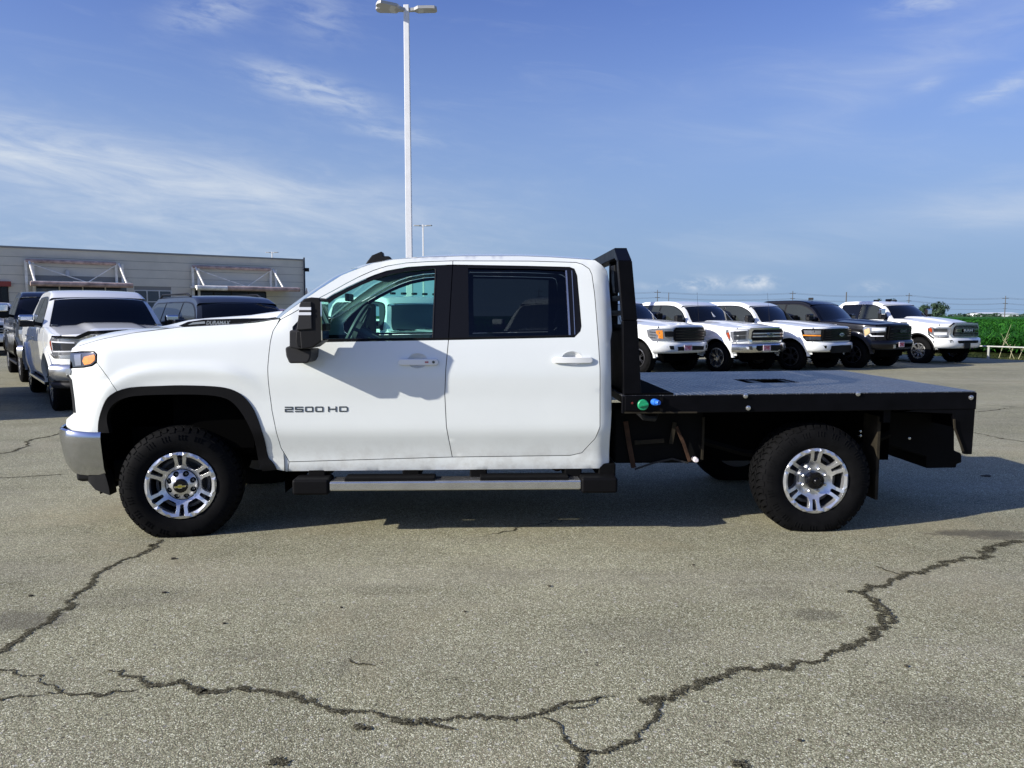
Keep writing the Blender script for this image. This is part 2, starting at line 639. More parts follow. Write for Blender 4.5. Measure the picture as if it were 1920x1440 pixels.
M['rust'] = mat('rusty_steel', (0.045, 0.024, 0.014), 0.8, var=0.5, vscale=18, spec=0.2)
M['mud'] = mat('dusty_rubber', (0.024, 0.020, 0.013), 0.85, var=0.5, vscale=10, spec=0.15)
M['interior'] = mat('grey_cabin_trim', (0.045, 0.048, 0.052), 0.7, spec=0.3)
M['liner'] = mat('pale_headliner', (0.22, 0.22, 0.21), 0.8)
M['mirror'] = mat('mirror_glass', (0.8, 0.82, 0.84), 0.02, metal=1.0)
M['paper'] = mat('paper', (0.6, 0.62, 0.62), 0.7)
M['ford_blue'] = mat('badge_blue', (0.012, 0.022, 0.09), 0.25, coat=0.6)
# ------------------------------------------------------------------ ground
def ground_mat():
    m, t, p, nb = new_mat('worn_asphalt')
    ob = nb.n('ShaderNodeTexCoord').outputs['Object']
    vo = nb.n('ShaderNodeTexVoronoi'); vo.inputs['Scale'].default_value = 185
    vo.inputs['Randomness'].default_value = 1.0
    t.links.new(ob, vo.inputs['Vector'])
    sp = nb.n('ShaderNodeSeparateXYZ'); t.links.new(vo.outputs['Color'], sp.inputs[0])
    stone = nb.ramp(sp.outputs[0], [(0.0, (0.120, 0.112, 0.056)), (0.35, (0.255, 0.246, 0.144)), (0.62, (0.385, 0.373, 0.232)), (0.86, (0.54, 0.525, 0.34)), (1.0, (0.90, 0.89, 0.65))])
    hue = nb.mix(nb.m('MULTIPLY', nb.smooth(sp.outputs[1], 0.78, 0.95), 0.35), stone, (0.30, 0.19, 0.15))
    joint = nb.smooth(vo.outputs['Distance'], 0.30, 0.65)
    c = nb.mix(nb.m('MULTIPLY', joint, 0.5), hue, (0.09, 0.083, 0.055))
    vo2 = nb.n('ShaderNodeTexVoronoi'); vo2.inputs['Scale'].default_value = 38
    t.links.new(ob, vo2.inputs['Vector'])
    sp2 = nb.n('ShaderNodeSeparateXYZ'); t.links.new(vo2.outputs['Color'], sp2.inputs[0])
    chip = nb.m('MULTIPLY', nb.smooth(vo2.outputs['Distance'], 0.34, 0.22), nb.smooth(sp2.outputs[0], 0.80, 0.92))
    c = nb.mix(nb.m('MULTIPLY', chip, 0.55), c, (0.52, 0.50, 0.44))
    dark = nb.m('MULTIPLY', nb.smooth(vo2.outputs['Distance'], 0.30, 0.20), nb.smooth(sp2.outputs[1], 0.86, 0.95))
    c = nb.mix(nb.m('MULTIPLY', dark, 0.75), c, (0.035, 0.032, 0.028))
    big = nb.noise(ob, 0.33, 5, 0.6)
    mid = nb.noise(ob, 1.9, 5, 0.62)
    fin = nb.noise(ob, 9.0, 4, 0.6)
    k = nb.m('ADD', nb.m('ADD', nb.m('MULTIPLY', big, 0.75), nb.m('MULTIPLY', mid, 0.55)), nb.m('MULTIPLY', fin, 0.20))
    k = nb.m('ADD', k, 0.265)
    mulc = nb.n('ShaderNodeCombineColor')
    for i in range(3):
        t.links.new(k, mulc.inputs[i])
    c = nb.mix(1.0, c, mulc.outputs[0], 'MULTIPLY')
    # tan dust and old oil, each with its own outline
    tan = nb.m('MULTIPLY', nb.smooth(nb.noise(ob, 0.55, 6, 0.66, 0.5), 0.50, 0.70), 0.42)
    c = nb.mix(tan, c, (0.34, 0.29, 0.175))
    oil = nb.m('MULTIPLY', nb.smooth(nb.noise(nb.m('ADD', 0, 0) if False else ob, 0.95, 5, 0.6, 0.8), 0.66, 0.76), 0.38)
    c = nb.mix(oil, c, (0.06, 0.055, 0.05))
    sxyz = nb.n('ShaderNodeSeparateXYZ'); t.links.new(ob, sxyz.inputs[0])
    for (u, v, rx, ry, amt) in [(30, 1165, .30, .16, .55), (1525, 1152, .16, .10, .45), (1838, 1000, .42, .10, .75), (1880, 1008, .30, .06, .6), (1440, 1112, .22, .12, .22), (715, 1105, .3, .12, .25), (450, 1225, .25, .1, .2), (1760, 1330, .35, .16, .25), (1180, 1180, .4, .2, .18), (250, 1120, .5, .2, .18), (60, 740, 1.5, .5, .3), (1100, 1075, .9, .10, .16), (1250, 1090, .8, .07, .14)]:  # separate soft-edged darker patches at set ground spots
        gpt = ground_at(u, v)
        ex = nb.m('MULTIPLY', nb.m('SUBTRACT', sxyz.outputs[0], gpt.x), 1 / rx)
        ey = nb.m('MULTIPLY', nb.m('SUBTRACT', sxyz.outputs[1], gpt.y), 1 / ry)
        e2 = nb.m('ADD', nb.m('MULTIPLY', ex, ex), nb.m('MULTIPLY', ey, ey))
        bl = nb.m('EXPONENT', nb.m('MULTIPLY', e2, -1.0))
        bl = nb.m('MULTIPLY', nb.smooth(nb.m('ADD', bl, nb.m('MULTIPLY', fin, .9)), .72, 1.25), amt)
        c = nb.mix(bl, c, (0.070, 0.062, 0.046))
    # long drag streaks worn along the lanes
    mp = nb.n('ShaderNodeMapping'); mp.inputs['Scale'].default_value = (0.12, 1.3, 1); mp.inputs['Rotation'].default_value = (0, 0, R(-8))
    t.links.new(ob, mp.inputs['Vector'])
    st = nb.smooth(nb.noise(mp.outputs[0], 1.0, 5, 0.62), 0.42, 0.70)
    c = nb.mix(nb.m('MULTIPLY', st, 0.22), c, (0.42, 0.385, 0.30))
    t.links.new(c, p.inputs['Base Color'])
    p.inputs['Roughness'].default_value = 0.9
    p.inputs['Specular IOR Level'].default_value = 0.25
    bn = nb.n('ShaderNodeBump'); bn.inputs['Strength'].default_value = 0.55; bn.inputs['Distance'].default_value = 0.004
    h = nb.m('SUBTRACT', nb.m('MULTIPLY', sp.outputs[0], 0.6), nb.m('MULTIPLY', vo.outputs['Distance'], 0.8))
    t.links.new(h, bn.inputs['Height']); t.links.new(bn.outputs[0], p.inputs['Normal'])
    return m

EDGE0 = Vector((16.6, 28.1, 0))
EDGE_D = Vector((-0.48, 0.877, 0)).normalized()      # lot edge runs away to the left
EDGE_N = Vector((EDGE_D.y, -EDGE_D.x, 0))             # towards the field

def edge(s, n, z=0.0):
    p = EDGE0 + EDGE_D * s + EDGE_N * n
    return (p.x, p.y, z)

M['asphalt'] = ground_mat()
M['soil'] = mat('field_soil', (0.055, 0.075, 0.022), 0.95, var=0.5, vscale=0.6, spec=0.1)
g = MB()
n = 48
vs = [(0, 60, -0.05)] + [(3500 * math.cos(2 * PI * i / n), 60 + 3500 * math.sin(2 * PI * i / n), -0.05) for i in range(n)]
g.add(vs, [(0, 1 + i, 1 + (i + 1) % n) for i in range(n)])
tag(g.build('ground', M['soil']), kind='structure')
lot = MB()
lot.panel([(80, 14), edge(-13, 0)[:2], edge(0, 0)[:2], edge(60, 0)[:2], edge(170, 0)[:2], (-160, 200), (-160, -70), (80, -70)], lambda a, c: (a, c, 0.0), (0, 0, -1), 0.05, 400, 400)
tag(lot.build('parking_lot', M['asphalt'], angle=0), kind='structure')

# ------------------------------------------------------------------ cracks in the asphalt
def crack_mat():
    m, t, p, nb = new_mat('crack_dirt')
    ob = nb.n('ShaderNodeTexCoord').outputs['Object']
    at = nb.n('ShaderNodeAttribute', attribute_name='core')
    f = nb.noise(ob, 105, 3, 0.75)
    f2 = nb.noise(ob, 14, 3, 0.6)
    a = nb.m('ADD', nb.m('MULTIPLY', at.outputs['Fac'], 0.50), nb.m('ADD', nb.m('MULTIPLY', f, 1.7), nb.m('MULTIPLY', f2, 0.7)))
    al = nb.smooth(a, 1.30, 1.44)
    c = nb.ramp(nb.noise(ob, 160, 2, 0.6), [(0.36, (0.020, 0.018, 0.011)), (0.56, (0.075, 0.068, 0.042)), (0.66, (0.24, 0.225, 0.155))])
    t.links.new(c, p.inputs['Base Color'])
    p.inputs['Roughness'].default_value = 1.0
    p.inputs['Specular IOR Level'].default_value = 0.05
    t.links.new(al, p.inputs['Alpha'])
    return m
M['crack'] = crack_mat()

def crack(px, w, z, taper=True, seed=1, jag=1.0):
    w = w * 1.45 if w > .006 else w * 1.5
    """jagged dirt-filled crack following photo pixels on the ground; w in metres"""
    rnd = random.Random(seed)
    pts = [ground_at(u, v, 0) for u, v in px]
    P = [Vector((p.x, p.y)) for p in pts]
    # fractal midpoint displacement
    for it in range(5):
        Q = [P[0]]
        for a, c in zip(P, P[1:]):
            d = c - a
            if d.length > 0.018:
                nrm = Vector((-d.y, d.x))
                Q.append((a + c) / 2 + nrm * rnd.uniform(-0.26, 0.26) * jag)
            Q.append(c)
        P = Q
    vs, fs, core = [], [], []
    N = len(P)
    wob = [rnd.uniform(0.55, 1.5) for _ in range(N // 9 + 3)]
    for i, p in enumerate(P):
        d = (P[min(i + 1, N - 1)] - P[max(i - 1, 0)])
        d.normalize() if d.length else None
        nrm = Vector((-d.y, d.x))
        k = i / 9
        ww = w * lerp(wob[int(k)], wob[int(k) + 1], k - int(k))
        if taper:
            ww *= min(1, 0.25 + 6 * min(i, N - 1 - i) / N)
        a = ww * rnd.uniform(0.35, 1.5); c = ww * rnd.uniform(0.35, 1.5)
        vs += [(p + nrm * a).to_3d() + Vector((0, 0, z)), p.to_3d() + Vector((0, 0, z)), (p - nrm * c).to_3d() + Vector((0, 0, z))]
        core += [0.0, 1.0, 0.0]
        if i:
            o = 3 * i
            fs += [(o - 3, o - 2, o + 1, o), (o - 2, o - 1, o + 2, o + 1)]
    me = bpy.data.meshes.new('pavement_crack')
    me.from_pydata(vs, [], fs)
    at = me.attributes.new('core', 'FLOAT', 'POINT')
    at.data.foreach_set('value', core)
    me.materials.append(M['crack'])
    o = bpy.data.objects.new('pavement_crack', me)
    C.objects.link(o)
    tag(o, kind='structure')
    return o
crack([(303,1012),(285,1030),(268,1036),(245,1046),(222,1055),(200,1068),(178,1078),(175,1090),(158,1107),(142,1122),(135,1137),(110,1145),(95,1160),(70,1178),(50,1190),(25,1205),(0,1222),(-40,1243)], 0.016, 0.0030, False, 1)
crack([(200,1258),(235,1268),(275,1283),(300,1285),(330,1280),(350,1290),(375,1302),(410,1297),(440,1292),(480,1296),(520,1300),(560,1308),(590,1318),(615,1330),(645,1339),(690,1335),(715,1345),(745,1353),(780,1356),(810,1352),(850,1345),(890,1341),(930,1346),(965,1349),(1000,1340),(1040,1328),(1075,1318),(1110,1311),(1150,1306)], 0.0145, 0.0030, True, 2)
crack([(800,1356),(830,1364),(855,1369)], 0.008, 0.0042, True, 3)
crack([(740,1352),(775,1360),(815,1354)], 0.012, 0.0042, True, 33)
crack([(1195,1314),(1240,1308),(1275,1300),(1290,1290),(1320,1278),(1345,1272),(1370,1258),(1420,1256),(1480,1254),(1510,1242),(1545,1234),(1560,1222),(1590,1212),(1620,1198),(1640,1180),(1655,1165),(1660,1150),(1640,1130),(1630,1120),(1612,1110),(1630,1100),(1660,1098),(1690,1080),(1740,1072),(1770,1062),(1800,1052),(1840,1035),(1880,1024),(1925,1014),(1990,998)], 0.019, 0.0030, False, 4)
crack([(1232,1312),(1228,1340),(1210,1360),(1195,1375),(1165,1395),(1150,1405),(1105,1408),(1095,1425),(1086,1448)], 0.011, 0.0042, False, 5)
crack([(1010,1347),(1045,1358),(1052,1375),(1065,1395),(1085,1407),(1105,1409)], 0.007, 0.0042, True, 6)
crack([(1060,1326),(1095,1326),(1130,1305)], 0.007, 0.0054, True, 66)
crack([(-20,1250),(30,1258),(50,1268),(80,1268),(100,1285),(110,1300),(160,1302),(205,1300),(260,1294)], 0.0055, 0.0030, True, 7)
crack([(-20,1303),(60,1306),(112,1302)], 0.005, 0.0042, True, 8)
crack([(1586,1111),(1600,1108),(1614,1112)], 0.011, 0.0042, True, 9)
crack([(1640,1062),(1665,1071),(1692,1081)], 0.005, 0.0042, True, 10)
crack([(1640,1122),(1655,1138),(1668,1152),(1652,1172)], 0.014, 0.0054, True, 11)
crack([(1828,772),(1865,769),(1895,765),(1925,766),(1990,768)], 0.012, 0.0030, False, 12, 0.5)
crack([(1826,811),(1850,816),(1880,823),(1925,829),(2000,838)], 0.016, 0.0030, False, 13, 0.5)
crack([(1840,759),(1880,762),(1925,764)], 0.009, 0.0030, False, 14, 0.5)
crack([(-20,858),(30,845),(50,830),(70,822),(115,811)], 0.016, 0.0030, False, 15, 0.6)
crack([(-10,897),(60,893),(115,890)], 0.010, 0.0030, False, 16, 0.4)
crack([(900,1006),(960,996),(1010,985),(1070,975)], 0.005, 0.0030, True, 17)
crack([(655,1236),(680,1245),(705,1250)], 0.005, 0.0030, True, 18)

crack([(664,1360),(676,1367),(688,1364),(696,1370)], 0.017, 0.0042, True, 40)
crack([(512,1424),(528,1430),(546,1427)], 0.018, 0.0042, True, 41)
crack([(1372,1437),(1390,1433),(1408,1437)], 0.022, 0.0042, True, 42)
# dry leaves, grit and tar blots lying on the asphalt
db = MB()
rnd = random.Random(5)
for u, v, s in [(325,1048,.022),(308,1112,.018),(57,1118,.015),(1850,893,.05),(872,1148,.01),(420,1170,.01),(1030,1100,.012),(1300,1060,.01),(640,1140,.008),(1700,1250,.012),(1500,1390,.012)]:
    p = ground_at(u, v)
    k = rnd.randint(7, 10)
    a0 = rnd.uniform(0, 6)
    ring = [(p.x + s * rnd.uniform(.5, 1.2) * math.cos(a0 + 2 * PI * i / k), p.y + s * .7 * rnd.uniform(.5, 1.2) * math.sin(a0 + 2 * PI * i / k), 0.006 + s * 0.12 * rnd.random()) for i in range(k)]
    base = [(x, y, 0.0015) for x, y, z in ring]
    db.add(ring + base + [(p.x, p.y, 0.008 + s * 0.18)], [(i, (i + 1) % k, 2 * k) for i in range(k)] + [(i + k, (i + 1) % k + k, (i + 1) % k, i) for i in range(k)])
tag(db.build('leaf_litter', mat('dry_leaf', (0.05, 0.042, 0.025), 0.9)), kind='stuff')

# ------------------------------------------------------------------ field, verge, rail
def leaf_mat(name, cols, trans=0.25):
    m, t, p, nb = new_mat(name)
    ob = nb.n('ShaderNodeTexCoord').outputs['Object']
    at = nb.n('ShaderNodeAttribute', attribute_name='tone')
    c = nb.ramp(at.outputs['Fac'], [(i / (len(cols) - 1), cc) for i, cc in enumerate(cols)])
    t.links.new(c, p.inputs['Base Color'])
    p.inputs['Roughness'].default_value = 0.7
    p.inputs['Specular IOR Level'].default_value = 0.08
    tl = nb.n('ShaderNodeBsdfTranslucent')
    t.links.new(c, tl.inputs[0])
    mx = nb.n('ShaderNodeMixShader'); mx.inputs[0].default_value = trans
    t.links.new(p.outputs[0], mx.inputs[1]); t.links.new(tl.outputs[0], mx.inputs[2])
    t.links.new(mx.outputs[0], t.nodes['Material Output'].inputs[0])
    return m
M['crop'] = leaf_mat('crop_leaf', [(0.014, 0.070, 0.010), (0.026, 0.125, 0.014), (0.055, 0.20, 0.024)])
M['grass'] = leaf_mat('verge_grass', [(0.07, 0.10, 0.02), (0.13, 0.14, 0.045), (0.24, 0.20, 0.10)])
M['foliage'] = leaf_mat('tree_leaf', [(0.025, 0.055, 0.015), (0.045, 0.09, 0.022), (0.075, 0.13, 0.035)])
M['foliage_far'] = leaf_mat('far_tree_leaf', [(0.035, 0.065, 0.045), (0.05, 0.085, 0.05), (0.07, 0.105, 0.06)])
M['stalk'] = mat('dry_stalk', (0.42, 0.40, 0.24), 0.8)

class Leaves:
    def __init__(self):
        self.v = []; self.f = []; self.t = []
    def blade(self, base, d, L, w, bend, tone, seg=2):
        """arching leaf from base, leaning along d"""
        d = Vector(d); s = Vector((-d.y, d.x, 0))
        if s.length < 1e-4: s = Vector((1, 0, 0))
        s.normalize()
        o = len(self.v)
        for i in range(seg + 1):
            t = i / seg
            h = Vector(base) + d * (L * t) + Vector((0, 0, -bend * L * t * t))
            ww = w * (1 - t) ** 0.7 if i else w * 0.6
            if i == seg:
                self.v.append(tuple(h)); self.t.append(tone)
            else:
                self.v += [tuple(h - s * ww), tuple(h + s * ww)]; self.t += [tone, tone]
        for i in range(seg - 1):
            a = o + 2 * i
            self.f.append((a, a + 1, a + 3, a + 2))
        a = o + 2 * (seg - 1)
        self.f.append((a, a + 1, a + 2))
    def quad(self, c, n, s, tone, rnd):
        n = Vector(n).normalized()
        a = n.orthogonal().normalized()
        a.rotate(Matrix.Rotation(rnd.uniform(0, 6.28), 3, n))
        b2 = n.cross(a)
        c = Vector(c)
        o = len(self.v)
        self.v += [tuple(c - a * s), tuple(c + b2 * s * .55), tuple(c + a * s), tuple(c - b2 * s * .55)]
        self.t += [tone] * 4
        self.f.append((o, o + 1, o + 2, o + 3))
    def build(self, name, m, parent=None):
        me = bpy.data.meshes.new(name)
        me.from_pydata(self.v, [], self.f)
        at = me.attributes.new('tone', 'FLOAT', 'POINT')
        at.data.foreach_set('value', self.t)
        me.materials.append(m)
        o = bpy.data.objects.new(name, me)
        C.objects.link(o)
        if parent: o.parent = parent
        return o

rnd = random.Random(11)
lv = Leaves()
for i in range(9000):
    s = rnd.uniform(-12, 46)
    n = 1.3 + 16 * rnd.random() ** 1.6
    x, y, _ = edge(s, n)
    h = rnd.gauss(1.02, 0.10) * (0.8 if n < 1.8 else 1)
    tone = min(1, max(0, rnd.gauss(0.5, 0.22)))
    for k in range(6):
        a = rnd.uniform(0, 2 * PI)
        zb = h * rnd.uniform(0.25, 0.85)
        up = rnd.uniform(0.5, 1.3)
        d = Vector((math.cos(a), math.sin(a), up)).normalized()
        lv.blade((x, y, zb), d, rnd.uniform(0.35, 0.65), rnd.uniform(0.02, 0.04), rnd.uniform(0.3, 0.7), min(1, max(0, tone + rnd.uniform(-.2, .2))))
for i in range(14000):
    s = rnd.uniform(-13, 150)
    n = 14 + 130 * rnd.random() ** 1.5
    x, y, _ = edge(s, n)
    k = 1 + n / 60
    tone = min(1, max(0, rnd.gauss(0.5, 0.25)))
    for j in range(3):
        a = rnd.uniform(0, 2 * PI)
        lv.blade((x + rnd.uniform(-.4, .4) * k, y + rnd.uniform(-.4, .4) * k, 0.72), Vector((math.cos(a) * .7, math.sin(a) * .7, 1)).normalized(), 0.55, 0.05 * k, 0.4, min(1, max(0, tone + rnd.uniform(-.2, .2))))
tag(lv.build('crop_field', M['crop']), kind='stuff')
# closed canopy of the crop farther in
cm, ct, cp, cn = new_mat('crop_canopy')
cob = cn.n('ShaderNodeTexCoord').outputs['Object']
cmp_ = cn.n('ShaderNodeMapping'); cmp_.inputs['Scale'].default_value = (1.0, 1.0, 1); ct.links.new(cob, cmp_.inputs[0])
cf = cn.noise(cob, 1.6, 6, 0.7)
ct.links.new(cn.ramp(cf, [(0.3, (0.014, 0.066, 0.010)), (0.55, (0.026, 0.12, 0.014)), (0.75, (0.05, 0.18, 0.022))]), cp.inputs['Base Color'])
cp.inputs['Roughness'].default_value = 0.8
cp.inputs['Specular IOR Level'].default_value = 0.1
cb = cn.n('ShaderNodeBump'); cb.inputs['Distance'].default_value = 0.35; cb.inputs['Strength'].default_value = 0.8
ct.links.new(cf, cb.inputs['Height']); ct.links.new(cb.outputs[0], cp.inputs['Normal'])
cv = MB()
cv.grid(lambda a, c: edge(-13 + 813 * a, 4 + 900 * c ** 2.2, 0.66 + 0.10 * math.sin(37 * a) * math.sin(19 * c)), 60, 30, True)
tag(cv.build('crop_canopy', cm), kind='stuff')

gr = Leaves()
for i in range(9000):
    s = rnd.uniform(-14, 40)
    n = rnd.uniform(-0.12, 1.7)
    x, y, _ = edge(s, n, -0.05)
    a = rnd.uniform(0, 2 * PI)
    gr.blade((x, y, -0.04), Vector((math.cos(a) * .6, math.sin(a) * .6, 1)).normalized(), rnd.uniform(0.06, 0.24) * (0.5 + 0.6 * max(0, n)), 0.008, 0.3, rnd.random())
tag(gr.build('verge_grass', M['grass']), kind='stuff')

fence = thing('pipe_rail', 'low pale steel pipe rail on short posts along the field edge', 'rail', edge(0, 0.35))
rail_m = mat('weathered_pipe', (0.42, 0.43, 0.38), 0.6, var=0.25, vscale=6)
fb = MB()
o0 = Vector(edge(0, 0.35))
fb.tube([Vector(edge(s, 0.35, 0.42)) - o0 for s in (-14, -7, 0, 7, 14, 21)], 0.026, 8)
fb.build('rail', rail_m, fence)
for s in (-12.6, -8.4, -4.2, -0.6, 3.6, 7.8, 12, 16.2, 20.4):
    q = MB(); p = Vector(edge(s, 0.35)) - o0
    q.tube([p + Vector((0, 0, -0.1)), p + Vector((0, 0, 0.40))], 0.04, 8)
    q.build('post', rail_m, fence)
for i, (s, n, h, lean) in enumerate([(-0.75, 0.75, 1.15, (0.24, -.1)), (-1.3, 0.7, 0.85, (-0.5, .1)), (-1.1, 0.8, 0.4, (.3, .1)), (-1.9, 0.8, 1.0, (-0.12, -.1)), (-0.55, 0.5, 0.35, (-0.5, 0)), (-2.2, .6, .6, (.3, 0)), (-1.5, .6, .45, (.5, .1))]):
    q = MB()
    p = Vector(edge(s, n))
    q.tube([p, p + Vector((lean[0] * .5 * h, lean[1] * .5 * h, h * .55)), p + Vector((lean[0] * 1.1 * h, lean[1] * h, h * 1.05))], [0.010, 0.008, 0.003], 5)
    for k in range(4):
        a = rnd.uniform(0, 6.28); zz = h * rnd.uniform(.4, .9)
        e = p + Vector((lean[0] * zz, lean[1] * zz, zz))
        q.tube([e, e + Vector((math.cos(a) * .12, math.sin(a) * .12, .14))], 0.004, 4)
    tag(q.build('weed_stalk', M['stalk']), {1.15: 'tallest pale weed stalk, leaning over the pipe rail by the field', .85: 'pale weed stalk slanting steeply behind the pipe rail by the field', 1.0: 'tall pale weed stalk standing nearly upright behind the pipe rail'}.get(h, 'short pale dry weed stalk in the verge behind the pipe rail'), 'weed', 'dry weed stalks on the verge')

# ------------------------------------------------------------------ far things
def tree(u, vtop, d, w, label, far=True, seed=1, group=None):
    rnd = random.Random(seed)
    h = CAM.z + (593 - vtop) / FPX * d
    x = (u - CX) / FPX * d
    t = thing('tree', label, 'tree', (x, d, -0.05), 0, group)
    tr = MB()
    tr.tube([(0, 0, 0), (0.02 * h, 0, h * .3), (-0.01 * h, 0.01 * h, h * .55), (0.01 * h, 0, h * .85)], [0.035 * h, 0.028 * h, 0.018 * h, 0.006 * h], 7)
    for k in range(6):
        a = rnd.uniform(0, 6.28); z0 = h * rnd.uniform(.3, .6)
        tr.tube([(0, 0, z0), (math.cos(a) * w * .3, math.sin(a) * w * .3, z0 + h * .2)], [0.014 * h, 0.004 * h], 5)
    tr.build('trunk', mat('bark', (0.06, 0.045, 0.03), 0.9), t)
    lf = Leaves()
    cl = []
    for k in range(16):
        a = rnd.uniform(0, 6.28); rr = rnd.random() ** .6 * w * .42
        cl.append((Vector((math.cos(a) * rr, math.sin(a) * rr, h * rnd.uniform(.38, .9))), w * rnd.uniform(.10, .22)))
    for c, r in cl:
        tone = rnd.random()
        for j in range(110):
            n = Vector((rnd.gauss(0, 1), rnd.gauss(0, 1), rnd.gauss(0.3, 1))).normalized()
            lf.quad(c + n * r * rnd.random() ** .4, n, 0.05 * w * rnd.uniform(.5, 1.0), min(1, max(0, tone * .6 + rnd.uniform(0, .4))), rnd)
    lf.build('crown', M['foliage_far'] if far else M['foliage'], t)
    return t
tree(1746, 568, 120, 4.2, 'scrubby green tree showing behind the roof of the white truck beside the field', seed=2)
tree(1632, 570, 130, 4.2, 'dark bushy treetop between the black truck and the white truck beside the field', seed=3)
tree(1655, 561, 150, 4.6, 'small rounded treetop above the rear cab roof of the white truck beside the field', seed=4)

tl = Leaves()
rnd = random.Random(21)
for i in range(420):
    u = rnd.uniform(1150, 2500)
    d = rnd.uniform(520, 720)
    x = (u - CX) / FPX * d
    r = rnd.uniform(1.2, 2.6)
    tone = rnd.random()
    for j in range(22):
        nn = Vector((rnd.gauss(0, 1), rnd.gauss(0, 1), rnd.gauss(0.4, .8))).normalized()
        tl.quad(Vector((x, d, r * .55)) + Vector((nn.x * r * 1.7, nn.y * r, nn.z * r * .75)), nn, r * .5, min(1, tone * .6 + rnd.uniform(0, .4)), rnd)
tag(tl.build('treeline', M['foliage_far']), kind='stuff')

wd = 640
wx0, wx1 = (1836 - CX) / FPX * wd, (1906 - CX) / FPX * wd
wh = thing('warehouse', 'long low white warehouse on the horizon beyond the field', 'building', ((wx0 + wx1) / 2, wd, 0))
hw = (wx1 - wx0) / 2
q = MB(); q.box(-hw, hw, 0, 20, 0, 3.4); q.build('wall', mat('white_metal_wall', (0.72, 0.74, 0.76), 0.6), wh)
q = MB(); q.add([(-hw - .5, -.6, 3.4), (hw + .5, -.6, 3.4), (hw + .5, 10, 4.3), (-hw - .5, 10, 4.3), (-hw - .5, 20.6, 3.4), (hw + .5, 20.6, 3.4), (-hw - .5, -.6, 3.25), (hw + .5, -.6, 3.25)], [(0, 1, 2, 3), (3, 2, 5, 4), (6, 7, 1, 0)])
q.build('roof', mat('white_metal_roof', (0.7, 0.72, 0.75), 0.5), wh)

pole_m = mat('weathered_pole', (0.10, 0.095, 0.09), 0.9)
PD = 360.0
ptops = [(1231, 545), (1483, 547), (1700, 551), (1880, 556), (2120, 560), (1010, 543)]
heights = []
for u, v in ptops:
    h = CAM.z + (593 - v) / FPX * PD
    x = (u - CX) / FPX * PD
    heights.append((x, h))
    pt = thing('utility_pole', {1231: 'distant power pole with crossarms above the white truck nearest the headache rack', 1483: 'distant power pole with crossarms above the white truck with silver oval badge', 1700: 'distant power pole with crossarms above the white heavy duty truck', 1880: 'distant power pole with crossarms standing before the white warehouse', 2120: 'distant power pole with crossarms past the warehouse, out of frame', 1010: 'distant power pole with crossarms hidden behind the flatbed cab'}[u], 'pole', (x, PD, 0), 0, 'power poles along the horizon')
    q = MB(); q.tube([(0, 0, -0.1), (0, 0, h)], [0.24, 0.15], 7); q.build('post', pole_m, pt)
    for zz, ww in ((h - 1.2, 1.5), (h - 3.6, 1.1), (h - 6.0, 0.9)):
        q = MB(); q.box(-ww, ww, -.06, .06, zz - .09, zz + .09); q.build('crossarm', pole_m, pt)
heights.sort()
wire_m = mat('power_wire', (0.12, 0.12, 0.13), 0.7)
for k, dz in enumerate((0.9, 1.3, 3.4, 3.7, 5.9)):
    q = MB()
    pts = []
    for (xa, ha), (xb, hb) in zip(heights, heights[1:]):
        for i in range(12):
            t = i / 12
            pts.append((lerp(xa, xb, t), PD - 0.9 + 0.4 * k, lerp(ha - dz, hb - dz, t) - 2.2 * 4 * t * (1 - t) * .45))
    pts.append((heights[-1][0], PD - 0.9 + 0.4 * k, heights[-1][1] - dz))
    q.tube(pts, 0.035, 4)
    tag(q.build('power_line', wire_m), ['uppermost thin power line strung between the horizon poles', 'thin power line second from the top between the horizon poles', 'middle thin power line between the horizon poles', 'thin power line just under the middle one between the horizon poles', 'lowest thin power line between the horizon poles'][k], 'cable', 'power lines along the horizon')
def plain_post(u, vt, d, r, label):
    h = CAM.z + (593 - vt) / FPX * d
    q = MB(); q.tube([(0, 0, -.05), (0, 0, h)], [r, r * .8], 8)
    o = q.build('utility_pole', pole_m, loc=((u - CX) / FPX * d, d, 0))
    tag(o, label, 'pole')
plain_post(1583, 549, 170, 0.15, 'bare dark post rising behind the roof of the black truck')
plain_post(1252, 550, 300, 0.16, 'short bare post just to the side of the first distant power pole')

